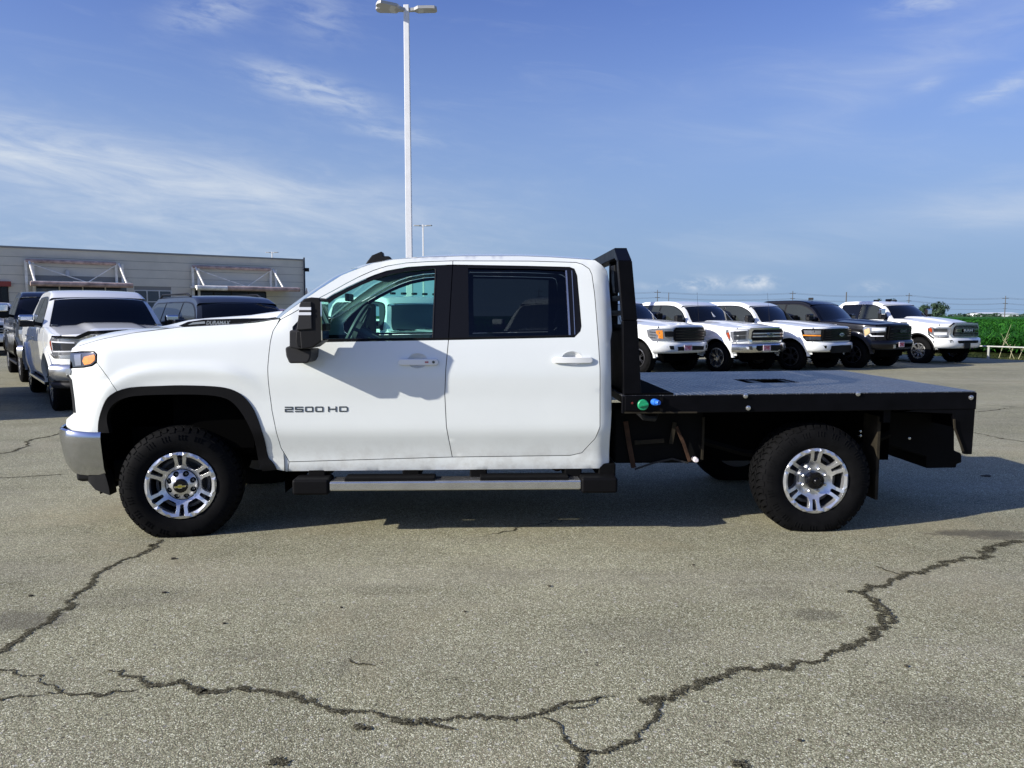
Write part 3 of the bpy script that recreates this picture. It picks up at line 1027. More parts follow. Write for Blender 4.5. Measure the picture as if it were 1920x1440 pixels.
# ------------------------------------------------------------------ lot lights
lamp_m = mat('white_lamp_paint', (0.74, 0.74, 0.72), 0.45, var=0.04)
head_m = mat('lamp_head_grey', (0.42, 0.42, 0.40), 0.5)
led_m = mat('lamp_lens', (0.55, 0.56, 0.55), 0.3)
def light_pole(u, vt, d, label, heads, w=0.15, rz=0.0, z=None):
    a = ray(u, vt); t = d / a.y
    top = CAM + a * t
    h = top.z
    P = thing('light_pole', label, 'street lamp', (top.x, top.y, 0), rz)
    q = MB()
    q.box(-.3, .3, -.3, .3, 0, .6); q.build('footing', mat('concrete_footing', (0.35, 0.34, 0.31), 0.9, var=.2), P, bevel=.02)
    q = MB()
    a0, a1 = w * .58, w * .45
    q.add([(-a0, -a0, .6), (a0, -a0, .6), (a0, a0, .6), (-a0, a0, .6), (-a1, -a1, h), (a1, -a1, h), (a1, a1, h), (-a1, a1, h)], [(0, 1, 5, 4), (1, 2, 6, 5), (2, 3, 7, 6), (3, 0, 4, 7), (4, 5, 6, 7)])
    q.build('post', lamp_m, P, bevel=.012)
    for ang in heads:
        m4 = Matrix.Translation((0, 0, h - .14)) @ Matrix.Rotation(ang, 4, 'Z') @ Matrix.Rotation(R(-7), 4, 'Y')
        q = MB()
        q.panel([(0.05, -.05), (.2, -.06), (.3, -.17), (.72, -.16), (.78, -.08), (.78, .08), (.72, .16), (.3, .17), (.2, .06), (.05, .05)], lambda x, y: m4 @ Vector((x, y, .05 - .05 * (x / .8) ** 2)), m4.to_3x3() @ Vector((0, 0, -1)), .07, .1, back=True)
        hd = q.build('lamp_head', head_m, P, bevel=.012)
        q = MB()
        q.panel([(.3, -.13), (.70, -.12), (.70, .12), (.3, .13)], lambda x, y: m4 @ Vector((x, y, -.035)), m4.to_3x3() @ Vector((0, 0, 1)), .012, .2)
        q.build('lens', led_m, hd)
    return P
light_pole(762, 10, 20.5, 'tall white square light pole with three lamp heads rising behind the cab', [R(176), R(205), R(4)], 0.15, R(0))
light_pole(793, 421, 66, 'slim white light pole seen farther off beside the tall pole', [R(180), R(0)], 0.13)
light_pole(510, 472, 95, 'small far light pole peeping above the dealership roof', [R(180), R(0)], 0.14)

# ------------------------------------------------------------------ dealership building
HB = 6.2
def at_z(u, v, z):
    d = ray(u, v); t = (z - CAM.z) / d.z
    return CAM + d * t
BA, BB = at_z(0, 463, HB), at_z(568, 488, HB)
BD = Vector((BB.x - BA.x, BB.y - BA.y, 0)); BL = BD.length; BD.normalize()
BN = Vector((BD.y, -BD.x, 0))
if BN.y > 0: BN = -BN
def wall_at(u, v, n=0.0):
    """(s, z) on the wall plane pushed n metres out"""
    o = Vector((BA.x, BA.y, 0)) + BN * n
    d = ray(u, v)
    t = (o - CAM).dot(BN) / d.dot(BN)
    p = CAM + d * t
    return (p - o).dot(BD), p.z
B = thing('dealership_building', 'long low grey panelled dealership building with glazed bays', 'building', (BA.x, BA.y, 0), math.atan2(BD.y, BD.x))
# local frame: x along the wall, -y outwards
wallm = mat('grey_wall_panel', (0.66, 0.61, 0.49), 0.75, var=0.06, vscale=0.8)
joint = mat('panel_joint', (0.26, 0.25, 0.22), 0.9)
S0, S1 = -24.0, BL
q = MB(); q.box(S0, S1 - .02, 0.03, 30, 0, HB - .05); q.build('wall', joint, B)
openings = []
def opening(u0, u1, vt, zb=0.0):
    s0, z = wall_at(u0, vt); s1, z2 = wall_at(u1, vt)
    openings.append((s0, s1, zb, (z + z2) / 2))
    return openings[-1]
op_a = opening(66, 238, 532)
op_b = opening(252, 321, 545, 0.9)
op_c = opening(366, 498, 547)
op_d = opening(-14, 14, 537)
rows = 10
ph = HB / rows
for r in range(rows):
    z0, z1 = r * ph + .012, (r + 1) * ph - .012
    cuts = [(s0, s1) for s0, s1, zb, zt in openings if z0 < zt - .05 and z1 > zb + .05]
    xs = S0
    for s0, s1 in sorted(cuts) + [(S1, S1)]:
        if s0 - xs > .05:
            q = MB(); q.box(xs, s0, 0, .05, z0, z1); q.build('wall_panel', wallm, B)
        xs = max(xs, s1)
q = MB(); q.box(S0, S1 + .06, -.06, .3, HB - .02, HB + .10); q.build('coping', mat('coping_grey', (0.24, 0.24, 0.225), .6), B)
q = MB(); q.box(S1 - .02, S1 + .02, .0, 30, 0, HB - .02); q.build('wall', wallm, B)
frame_m = mat('white_mullion', (0.62, 0.62, 0.58), .5)
pane_m = mat('bay_glass', (0.035, 0.042, 0.05), .05, spec=.7)
for (s0, s1, zb, zt), nx, ny, pm in ((op_a, 4, 5, pane_m), (op_b, 3, 3, pane_m), (op_c, 4, 5, M['gloss_black']), (op_d, 2, 2, M['gloss_black'])):
    w = MB()
    for i in range(nx + 1):
        x = lerp(s0, s1, i / nx); w.box(x - .04, x + .04, -.03, .026, zb, zt)
    for j in range(ny + 1):
        z = lerp(zb, zt, j / ny); w.box(s0, s1, -.025, .024, z - .035, z + .035)
    f = w.build('window', frame_m if pm is pane_m else M['plastic_mid'], B)
    for i in range(nx):
        for j in range(ny):
            p = MB(); p.box(lerp(s0, s1, i / nx) + .04, lerp(s0, s1, (i + 1) / nx) - .04, .0, .02, lerp(zb, zt, j / ny) + .035, lerp(zb, zt, (j + 1) / ny) - .035)
            p.build('pane', pm, f)
q = MB(); s0, s1, zb, zt = op_d; q.box(s0 - .2, s1 + .2, -.25, .0, zt, zt + .35); q.build('lintel', mat('red_lintel', (.30, .05, .035), .6), B)
q = MB(); s, z = wall_at(4, 560); q.box(s - 1.2, s - .15, .02, .055, .05, 2.6); q.build('door', mat('cream_door', (.75, .70, .58), .6), B)
steel_w = mat('peeling_cream_steel', (0.80, 0.76, 0.66), .6, var=.25, vscale=2.5)
steel_r = mat('rusting_steel', (0.44, 0.31, 0.255), .75, var=.5, vscale=2.0)
def awning(us, vtop, u_sl, v_sl, out, top_m, cream):
    (sa, za), (sb, zb) = wall_at(us[0], vtop[0]), wall_at(us[1], vtop[1])
    (fa, ga), (fb, gb) = wall_at(u_sl[0], v_sl[0], out), wall_at(u_sl[1], v_sl[1], out)
    zt = (za + zb) / 2; zs = (ga + gb) / 2
    q = MB(); q.box(fa, fb, -out, -.05, zs - .10, zs + .10); sl = q.build('awning_canopy', steel_w, B, bevel=.02)
    q = MB(); q.tube([(fa - .1, -out - .06, zs - .10), (fb + .1, -out - .06, zs - .10)], .17, 10); q.build('gutter', steel_r, sl)
    if cream:
        q = MB(); q.tube([(fa - .15, -out - .06, zs - .10), (lerp(fa, fb, .27), -out - .06, zs - .10)], .185, 10); q.build('gutter', steel_w, sl)
    q = MB(); q.tube([(sa, -.3, zt), (sb, -.3, zt)], .13, 8); q.build('beam', top_m, B)
    for s in (sa, sb):
        for ds in (0, .42):
            q = MB(); q.box(s - .08 + ds, s + .08 + ds, -.36, -.22, 0 if s == sa else zs, zt); q.build('post', steel_w, B)
        q = MB(); q.tube([(s + .2, -.3, zt), (s + .35, -out + .15, zs)], .075, 6); q.build('strut', steel_w, B)
    mid = (sa + sb) / 2 + .8
    for s in (sa, sb):
        q = MB(); q.tube([(s, -.3, zt - .1), (mid, -out * .5, zs + .1)], .035, 5); q.build('tie_rod', steel_w, B)
    q = MB(); q.box(mid - .9, mid + .9, -out * .6, -out * .45, zs + .04, zs + .16); q.build('plate', steel_w, B)
awning((47, 216), (489, 495), (60, 246), (529, 533), 2.4, steel_r, False)
awning((359, 505), (499, 507), (372, 559), (537, 541), 2.4, steel_r, True)
q = MB(); s, z = wall_at(126, 511); q.box(s - .12, s + .12, -.3, -.02, z - .25, z + .15); q.build('wall_lamp', mat('lamp_grey', (.5, .5, .48), .5), B, bevel=.03)
q = MB(); s, z = wall_at(569, 483); q.tube([(s, -.12, 0), (s, -.12, z)], .07, 6); q.build('downpipe', mat('dark_pipe', (.02, .025, .04), .5), B)
q = MB(); s, z = wall_at(574, 506); q.box(s - .15, s + .15, -.3, -.1, z - .15, z + .15); q.tube([(s - .35, -.15, z), (s, -.2, z)], .03, 5); q.build('security_camera', M['plastic'], B)
fx = at_z(579, 560, 2.0)
ff = thing('feather_flag', 'tall white feather flag standing past the dealership corner', 'flag', ((579 - CX) / FPX * 50, 50, 0))
q = MB(); q.tube([(-.14, 0, 0), (-.14, 0, 2.6), (-.05, 0, 3.3)], .03, 6); q.build('pole', pole_m, ff)
q = MB(); q.panel([(-.13, .7), (.28, .8), (.26, 2.0), (.12, 2.9), (-.05, 3.3), (-.13, 2.8)], lambda x, z: (x, .03 * math.sin(5 * z), z), (0, 1, 0), .01, .2, back=True); q.build('cloth', mat('white_cloth', (.75, .76, .78), .8), ff)
# ------------------------------------------------------------------ the white flatbed pickup
_g0, _g1 = ground_at(345, 1009), ground_at(1525, 999)
H_O = Vector((_g0.x, _g0.y, 0))
H_PSI = math.atan2(_g1.y - _g0.y, _g1.x - _g0.x)
hero = thing('pickup_truck', 'white crew cab pickup truck with a black steel flatbed, seen side on', 'pickup truck', H_O, H_PSI)
YC = 1.0                                            # centre line; x runs to the rear, y away from the kerb side seen, z up
_rot = Matrix.Rotation(-H_PSI, 3, 'Z')
H_CAM = _rot @ (CAM - H_O)

S_TAB = [(0.34, .10), (0.42, .075), (0.47, .052), (0.55, .050), (0.62, .034), (0.71, .006), (0.735, .001), (0.77, .001), (0.82, .004), (0.95, .010), (1.06, .010), (1.13, .012), (1.20, .022), (1.30, .040), (1.36, .054), (1.45, .080), (1.60, .130), (1.80, .205), (1.88, .245), (1.92, .285), (1.96, .36), (2.0, .45)]
ARCH_C = (0.055, 0.40)

def S(x, z):
    """how far in from the widest point the near body side lies at (x, z)"""
    y = table(z, S_TAB)
    if x < 0.72 and z < 1.35:
        rho = ((abs(x - ARCH_C[0]) / 0.60) ** 2.8 + (max(0, z - ARCH_C[1]) / 0.655) ** 2.8) ** (1 / 2.8)
        y -= (0.003 + 0.011 * sstep(1.02, 1.17, rho)) * (1 - sstep(1.165, 1.265, rho)) * (1 - sstep(.30, .60, x))
    if x < 0.75 and z > 1.20:                       # fender top rolls over to the bonnet
        zt = table(x, [(-.75, 1.37), (-.5, 1.415), (0, 1.46), (.6, 1.50)])
        y += 0.10 * max(0, (z - zt + .16) / .16) ** 2.2 * sstep(.75, .4, x)
    if x < -0.46:
        y += 0.17 * ((-0.46 - x) / 0.38) ** 2.0
    if x > 2.84:
        y += 0.05 * ((x - 2.84) / 0.12) ** 2
    return y

def PY(u, v, y):
    """photo pixel -> (x, z) on the truck's own upright plane at depth y"""
    d = _rot @ ray(u, v)
    t = (y - H_CAM.y) / d.y
    return H_CAM.x + t * d.x, H_CAM.z + t * d.z

def PS(u, v, off=0.0):
    y = 0.03
    for _ in range(8):
        x, z = PY(u, v, y)
        y = 0.5 * y + 0.5 * (S(x, z) + off)
    return x, z

def near(off=0.0):
    return (lambda x, z: (x, S(x, z) + off, z)), (0, 1, 0)
def far(off=0.0):
    return (lambda x, z: (x, 2 * YC - S(x, z) - off, z)), (0, -1, 0)
SIDES = (near, far)
def pl(px, off=0.0):
    return [PS(u, v, off) for u, v in px]
GAP = 0.0026

def side_panel(name, px, mats, parent=None, off=0.0, thick=.022, step=.03, holes=(), gap=GAP, corners=None, angle=32, smooth_n=3, sides=SIDES):
    out = []
    poly = pl(px, off)
    if corners is not None:
        poly = smooth_poly(poly, corners, smooth_n)
    poly = inset_poly(poly, gap) if gap else poly
    hp = [pl(h, off) if not isinstance(h[0], Vector) else h for h in holes]
    for sd in sides:
        f, inn = sd(off)
        q = MB()
        q.panel(poly, f, inn, thick, step, step * 1.3, hp)
        par = parent[len(out)] if isinstance(parent, list) else (parent or hero)
        out.append(q.build(name, mats, par, angle))
    return out

ARCH_O = [(519,881),(512,868),(503,858),(496,826),(483,786),(471,761),(453,741),(432,730),(402,725),(340,723),(302,724),(245,727),(220,734),(202,746),(192,765),(185,790),(184,812)]
ARCH_I = [(205,812),(200,785),(207,764),(225,750),(250,743),(315,740),(390,741),(425,748),(444,763),(461,788),(476,822),(486,872),(492,884)]
SEAM_A = [(526,599),(519,609),(512,620),(507,640),(504,665),(502,690),(503,715),(506,740),(510,770),(516,800),(527,840),(542,866)]
ARCH_O = smooth_poly(ARCH_O, (0,), 3, closed=False); ARCH_I = smooth_poly(ARCH_I, (0,), 3, closed=False)
# fender
side_panel('fender', [(150,648),(190,636),(250,624),(340,613),(450,607),(524,598)] + SEAM_A[1:] + [(540,885)] + [p for p in ARCH_O if not (p[0] < 219 and p[1] > 730)] + [(219.5,733.5),(213,724),(204,710),(190,691),(181.5,680),(182,664),(177,659),(152,659),(132,661),(134,653),(140,649)], M['white'], step=.016)
side_panel('front_fascia', [(181.5,680),(190,691),(204,710),(213,724),(219.5,733.5)] + [p for p in ARCH_O if p[0] < 219 and p[1] > 730] + [(150,812),(128,812),(122,797),(123,786),(137,775),(134,740),(129,712),(122,703),(122,693),(136,690),(157,689),(173,686)], M['white'], step=.016)
# cab shell ring: pillars, roof rail, rear corner, sill
ROOF_E = [(548,577),(575,558),(600,541),(640,516),(675,502),(700,493),(737,486),(800,481.5),(875,479.5),(975,479.5),(1030,481.5),(1070,484),(1105,486.5)]
DOOR_TOP = [(849,489),(800,490.5),(760,493),(725,499),(700,507),(675,518),(650,531),(625,545),(600,558),(570,575),(545,589),(526,599)]
REAR_SEAM = [(1080,492),(1092,495.5),(1105,504),(1110,515),(1115,552),(1120,615),(1125,690),(1125,800),(1116,822),(1091,849),(1069,854)]
CAB_BACK = [(1116,487.5),(1128,496),(1138,507),(1142,530),(1147,590),(1148,620),(1145,640),(1146,700),(1147,772),(1144,817),(1142,877)]
side_panel('cab_side', [(524,596)] + ROOF_E + CAB_BACK + [(540,884),(542,866),(848,857)] + REAR_SEAM[::-1] + [(995,489.5)] + DOOR_TOP, M['white'], step=.028)
# doors
W1 = [(849,496.5),(800,498.5),(762,501),(725,508),(700,516.5),(680,525),(650,539),(626,551),(604,565),(575,587),(562,599),(549,613),(549,632),(560,641),(603,641),(841,637),(847,527)]
W2 = [(849,496.5),(995,499),(1068,501),(1077,504.5),(1082,517),(1090,612),(1088,621),(1077,632),(841,637),(847,527)]
B_LOW = [(836,690),(834,740),(837,800),(848,857)]
def ell(u, v, ru, rv, n=28):
    return [(u + ru * math.cos(2 * PI * i / n), v + rv * math.sin(2 * PI * i / n)) for i in range(n)]
CUP1, CUP2 = ell(783, 677, 19, 13.5), ell(1073, 673, 19, 13.5)
d1 = side_panel('door', DOOR_TOP + SEAM_A[1:] + B_LOW[::-1] + [(841,637),(603,641),(560,641),(549,632),(549,613),(562,599),(575,587),(604,565),(626,551),(650,539),(680,525),(700,516.5),(725,508),(762,501),(800,498.5),(849,496.5)], M['white'], holes=[CUP1], step=.026)
d2 = side_panel('door', [(849,489),(995,489.5)] + REAR_SEAM + B_LOW[::-1] + [(841,637),(1077,632),(1088,621),(1090,612),(1082,517),(1077,504.5),(1068,501),(995,499),(849,496.5)], M['white'], holes=[CUP2], step=.026)
G1 = [(608,635),(606,577),(626,561),(650,547.5),(680,533),(700,525),(730,515),(765,508.5),(800,505),(815.5,504),(810,633)]
G2 = [(879,632),(877.5,502.5),(1000,504),(1060,507),(1067,628)]
t1 = side_panel('window_trim', W1, M['trim_black'], d1, 0.007, .02, .03, [G1], gap=.003)
t2 = side_panel('window_trim', W2, M['trim_black'], d2, 0.007, .02, .03, [G2], gap=.003)
side_panel('window', G1, M['glass_clear'], d1, .018, 0, .06, gap=-.004)
side_panel('window', G2, M['glass_tint'], d2, .018, 0, .06, gap=-.004)
# thin bright division bars of the quarter light and the run channels
side_panel('division_bar', [(1060,507),(1063,507),(1070,628),(1066.5,628)], M['chrome_soft'], d2, .004, .01, .05, gap=0)
side_panel('division_bar', [(1071.5,507),(1072.8,507),(1078.5,627),(1077.3,627)], M['chrome_soft'], d2, .004, .01, .05, gap=0)
side_panel('window_seal', [(812,633),(810,633),(815.5,504),(817.5,504)], M['plastic_mid'], d1, .003, .01, .05, gap=0)
side_panel('window_seal', [(603,640.5),(603,637),(841,633.5),(841,636.5)], M['rubber'], d1, .001, .01, .05, gap=0)
side_panel('window_seal', [(841,636.5),(841,633.5),(1076,629),(1076,631.5)], M['rubber'], d2, .001, .01, .05, gap=0)

def handle(u0, u1, vc, door, key):
    for k, sd in enumerate(SIDES):
        f, inn = sd(0)
        sg = 1 if k == 0 else -1
        x0, z0 = PS(u0, vc + 7); x1, z1 = PS(u1, vc - 7)
        xc, zc = (x0 + x1) / 2, (z0 + z1) / 2 + .003
        q = MB()
        cx, cz = PS((u0 + u1) / 2 - 1.5, vc - 3.2)
        rx, rz = .0715, .0515
        q.grid(lambda a, c: (cx + rx * a * math.cos(c * 2 * PI), f(cx, cz)[1] + sg * (.002 + .030 * (1 - a * a)), cz + rz * a * math.sin(c * 2 * PI)), 6, 28)
        q.build('handle_cup', M['white2'], door[k], 0)
        poly = rrect(x0, zc - .021, x1, zc + .021, .018, 5)
        q = MB()
        q.panel(poly, lambda x, z: (x, f(x, zc)[1] - sg * (.030 - .012 * (2 * (x - xc) / (x1 - x0)) ** 2 * 1.0), z), inn, .026, .02, back=True)
        h = q.build('handle', M['white2'], door[k], 40, bevel=.005)
        if key:
            q = MB(); q.lathe([(0, -.003), (.009, -.003), (.010, .002)], 14, Matrix.Translation((x1 - .032, f(xc, zc)[1] - sg * .024, zc)))
            q.build('lock', M['badge'], door[k])
            q = MB(); q.panel(rrect(x1 - .09, zc - .006, x1 - .065, zc + .006, .003), lambda x, z: (x, f(x, zc)[1] - sg * .0292, z), inn, .004, .02)
            q.build('sensor', M['pink'], door[k])
handle(747, 822, 679.5, d1, True)
handle(1037, 1111, 676, d2, False)

def fit_text(txt, parent, x0, x1, z0, z1, y, m, bold=0.0, depth=.004, rot=(PI / 2, 0, 0), shear=0.0, name='lettering'):
    me = text_mesh(txt, 1.0, 0.02, bold, 1.0, shear, m).copy()
    me.name = 'lettering'
    xs = [p.co.x for p in me.vertices]; ys = [p.co.y for p in me.vertices]
    a, c = min(xs), max(xs); d, e = min(ys), max(ys)
    for p in me.vertices:
        p.co.x = ((p.co.x - a) / (c - a) - .5) * (x1 - x0)
        p.co.y = ((p.co.y - d) / (e - d) - .5) * (z1 - z0)
        p.co.z = p.co.z / .02 * depth
    return part(name, me, parent, ((x0 + x1) / 2, y, (z0 + z1) / 2), rot)
def word(txt, u0, u1, vt, vb, parent, gapf, m, bold):
    x0, z0 = PS(u0, vb); x1, z1 = PS(u1, vt)
    return fit_text(txt, parent, x0, x1, z0, z1, S((x0 + x1) / 2, (z0 + z1) / 2) - .004, m, bold, .004)
def glyph(ch, w, s=.20, b2=.20):
    two = [(0, 1), (w, 1), (w, .39), (s, .39), (s, b2), (w, b2), (w, 0), (0, 0), (0, .61), (w - s, .61), (w - s, 1 - b2), (0, 1 - b2)]
    if ch == '2': return two, []
    if ch == '5': return [(w - x, z) for x, z in two], []
    if ch == '0': return [(.12, 0), (w - .12, 0), (w, .12), (w, .88), (w - .12, 1), (.12, 1), (0, .88), (0, .12)], [[(s, b2), (w - s, b2), (w - s, 1 - b2), (s, 1 - b2)]]
    if ch == 'H': return [(0, 0), (s, 0), (s, .39), (w - s, .39), (w - s, 0), (w, 0), (w, 1), (w - s, 1), (w - s, .61), (s, .61), (s, 1), (0, 1)], []
    return [(0, 0), (w - .22, 0), (w, .22), (w, .78), (w - .22, 1), (0, 1)], [[(s, b2), (w - s, b2), (w - s, 1 - b2), (s, 1 - b2)]]
x0, z0 = PS(534, 772.6); x1, z1 = PS(652, 762)
for ch, u0, u1 in (('2', 534, 549), ('5', 553, 568), ('0', 572, 587), ('0', 591, 606), ('H', 615, 631), ('D', 636, 652)):
    ga, _ = PS(u0, 767); gb, _ = PS(u1, 767)
    sc = z1 - z0
    o, h = glyph(ch, (gb - ga) / sc)
    zc = lerp(z0, z1, (ga - x0) / (x1 - x0) * .35)
    q = MB(); f, inn = near(-.0035)
    q.panel([(ga + x * sc, z0 + z * sc + .002 * (ga - x0)) for x, z in o], f, inn, .003, .05, .1, [[(ga + x * sc, z0 + z * sc + .002 * (ga - x0)) for x, z in hh_] for hh_ in h])
    q.build('letter', M['badge'], d1[0], 0)

# wheel arch trim
side_panel('wheel_arch_trim', ARCH_O[::-1] + [(492,884)] + ARCH_I[::-1][1:], M['arch'], off=-.010, thick=.05, step=.02, gap=.0005)
# inner wheel houses and cab liner
ax, az = 0.055, 0.36
for s in (0, 1):
    q = MB()
    q.grid(lambda a, c: (ax + .63 * math.copysign(abs(math.cos(PI * a)) ** .55, math.cos(PI * a)), YC + (-1 if s == 0 else 1) * (.958 - .72 * c), .30 + .775 * abs(math.sin(PI * a)) ** .55), 28, 3)
    q.box(-.55, .66, YC - .26, YC - .24, .40, 1.05) if s == 0 else q.box(-.55, .66, YC + .24, YC + .26, .40, 1.05)
    q.build('wheel_housing', M['dark'], hero)
side_panel('inner_door_skin', [(548,640),(700,641),(841,640),(1100,634),(1138,640),(1138,872),(545,878),(512,800),(512,640)], M['interior'], off=.05, thick=.0, step=.2, gap=0)
side_panel('inner_pillar', [(846,496),(880,496),(876,640),(838,640)], M['trim_black'], off=.05, thick=.0, step=.2, gap=0)
side_panel('inner_pillar', [(1078,500),(1132,505),(1140,640),(1088,640)], M['interior'], off=.05, thick=.0, step=.2, gap=0)

# headlights wrap round the corner
HL = [(131,662),(152,661),(176,660.5),(180,664),(179.5,677),(172,684),(157,687.5),(136,689),(134,680),(130,675)]
hl = side_panel('headlight', HL, M['lens_dark'], off=.004, thick=.03, step=.012, gap=.001)
side_panel('turn_signal', [(157,669),(176,664.5),(178,668),(177,676),(170,682),(158,684.5),(154,677)], M['amber'], hl, off=.001, thick=.01, step=.01, gap=0)
side_panel('lamp_unit', [(138,665),(151,664),(152,685),(141,686)], M['lens'], hl, off=.001, thick=.01, step=.01, gap=0)

side_panel('grille_edge', [(122.5,704),(129,712),(134,745),(137,774),(141,774),(138,745),(133.5,712),(127,703)], M['plastic'], off=-.004, thick=.02, step=.02, gap=0)
side_panel('grille_bar', [(121,692.5),(131,690.5),(132,697),(131,703),(122,702.5)], M['chrome_soft'], off=-.008, thick=.02, step=.02, gap=0)
# bonnet, roof, screens: skins spanning from one side to the other
def crossed(edge_px, fz, name, m, nx=24, ny=24, xs=None, off=0.0, shift=None, flip=False, y_in=0.0):
    e = [PS(u, v) for u, v in edge_px]
    e3 = [(x, S(x, z) + y_in, z) for x, z in e]
    cum = [0]
    for a, c in zip(e3, e3[1:]):
        cum.append(cum[-1] + (Vector(a) - Vector(c)).length)
    L = cum[-1]
    def fn(a, c):
        s = a * L
        k = 0
        while k < len(cum) - 2 and cum[k + 1] < s: k += 1
        t = (s - cum[k]) / (cum[k + 1] - cum[k])
        x, y, z = (lerp(e3[k][i], e3[k + 1][i], t) for i in range(3))
        w = 2 * c - 1
        yy = YC + (YC - y) * w
        dx, dzz = fz(a, w)
        return (x + dx, yy, z + dzz)
    q = MB()
    q.grid(fn, nx, ny, flip)
    return q.build(name, m, hero, 40)
def hoodz(a, w):
    r = 1 - abs(w)
    lift = .036 * (1 - math.exp(-r * 14)) * (1 - sstep(.20, .52, a)) + .010 * (1 - w * w)
    dome = .050 * (1 - sstep(.40, .50, abs(w))) * sstep(.30, .48, a)
    nose = -(.16 * (1 - abs(w) ** 2.2)) * (1 - sstep(0, .5, a))
    cowl = -.14 * (1 - w * w) * sstep(.5, 1, a)
    drop = -.03 * (1 - sstep(0, .05, a))
    return nose + cowl, lift + dome + drop
HOOD_E = [(134,653),(141,648.6),(150,647.4),(165,643),(190,635.6),(220,629.5),(250,623.7),(295,617.9),(340,612.7),(395,609.7),(450,606.7),(524,597.8)]
crossed(HOOD_E, hoodz, 'bonnet', M['white'], 36, 60, flip=True, y_in=.0005)
crossed([(524,596.5)] + ROOF_E[:5], lambda a, w: (-.17 * (1 - abs(w) ** 2.4), .012 * (1 - w * w)), 'windscreen', M['screen'], 16, 20, flip=True)
crossed(ROOF_E[4:] + CAB_BACK[:3], lambda a, w: (-.17 * (1 - abs(w) ** 2.4) * (1 - sstep(0, .25, a)), (.012 + .032 * sstep(0, .35, a)) * (1 - abs(w) ** 3)), 'roof', M['white'], 24, 24, flip=True)
crossed(ROOF_E[4:] + CAB_BACK[:2], lambda a, w: (-.15 * (1 - abs(w) ** 2.4) * (1 - sstep(0, .25, a)), -.035 + (.012 + .032 * sstep(0, .35, a)) * (1 - abs(w) ** 3)), 'headliner', M['interior'], 12, 12)
crossed(CAB_BACK[2:7], lambda a, w: (.02 * (1 - w * w), 0), 'rear_screen', M['glass_tint'], 6, 12, flip=True)
crossed(CAB_BACK[6:], lambda a, w: (.02 * (1 - w * w), 0), 'cab_back', M['white'], 6, 12, flip=True)
# front face
NOSE_E = [(134,655),(131,662),(130,690),(123,696),(129,712),(134,745),(137,775),(124,790),(127,812)]
crossed(NOSE_E, lambda a, w: (-.16 * (1 - abs(w) ** 2.2), 0), 'front_panel', M['white'], 16, 24)
gz = [PS(u, v) for u, v in NOSE_E]
def nosex(y, z):
    w = (y - YC) / .70
    xe = table(-z, sorted((-p[1], p[0]) for p in gz))
    return xe - .16 * (1 - min(1, abs(w)) ** 2.2)
q = MB()
q.panel([(.30, .83), (1.70, .83), (1.72, 1.08), (1.60, 1.22), (.40, 1.22), (.28, 1.08)], lambda y, z: (nosex(y, z) - .02, y, z), (1, 0, 0), .05, .06)
gl = q.build('grille', M['plastic'], hero, 40)
for z in (.90, .98, 1.06, 1.14):
    q = MB(); q.panel([(.36, z - .018), (1.64, z - .018), (1.64, z + .018), (.36, z + .018)], lambda y, zz: (nosex(y, zz) - .04, y, zz), (1, 0, 0), .03, .08)
    q.build('grille_bar', M['gloss_black'], gl, 40)
# bumper
def bump_path():
    pts = [(-.515, -.012), (-.60, -.012), (-.70, .002), (-.775, .036), (-.825, .09), (-.858, .16), (-.895, .30), (-.95, .55), (-.985, .80), (-.995, 1.0)]
    return pts + [(x, 2 * YC - y) for x, y in pts[-2::-1]]
def sweep(path, prof, name, m, parent, ramp=None, angle=40):
    """prof (out, z) carried along a plan path"""
    P = [Vector(p) for p in path]
    N = []
    for i in range(len(P)):
        d = (P[min(i + 1, len(P) - 1)] - P[max(i - 1, 0)]).normalized()
        N.append(Vector((-d.y, d.x)))
    q = MB()
    vs, fs = [], []
    k = len(prof)
    for i, p in enumerate(P):
        for j, (o, z) in enumerate(prof):
            e = p + N[i] * o
            vs.append((e.x, e.y, z + (ramp(i / (len(P) - 1), j) if ramp else 0)))
    for i in range(len(P) - 1):
        for j in range(k - 1):
            a = i * k + j
            fs.append((a, a + 1, a + k + 1, a + k))
    fs.append(tuple(range(k))[::-1]); fs.append(tuple((len(P) - 1) * k + j for j in range(k)))
    q.add(vs, fs)
    return q.build(name, m, parent, angle)
bp = smooth_poly(bump_path(), (0, 18), 4, closed=False)
bn_side = -1 if Vector((-(bp[1][1] - bp[0][1]), bp[1][0] - bp[0][0])).y > 0 else 1
prof = [(0, .735), (.012, .74), (.022, .73), (.026, .70), (.022, .66), (.010, .58), (-.006, .51), (-.03, .465), (-.06, .455)]
prof = [(o * bn_side, z) for o, z in prof]
def rise(t, j):
    k = abs(2 * t - 1)
    return (-.025 * sstep(.55, .8, k) if j > 5 else 0) + (.02 * (1 - sstep(.6, .95, k)) if j < 3 else 0)
bump = sweep(bp, prof, 'bumper', M['bumper_chrome'], hero, rise)
for s in (0, 1):
    yy = -.03 if s == 0 else 2.03
    q = MB(); q.panel([PY(u, v, 0) for u, v in [(162,886),(194,886),(198,897),(203,914),(205,929),(176,920),(167,911),(160,905)]], lambda x, z: (x, yy + (S(x, .6) if s == 0 else -S(x, .6)), z), (0, 1 if s == 0 else -1, 0), .10, .03, back=True)
    q.build('bumper_end_cap', M['plastic'], bump, 40, bevel=.006)
q = MB(); q.box(-.85, -.45, .25, 1.75, .34, .50); q.build('air_dam', M['plastic'], hero, bevel=.03)
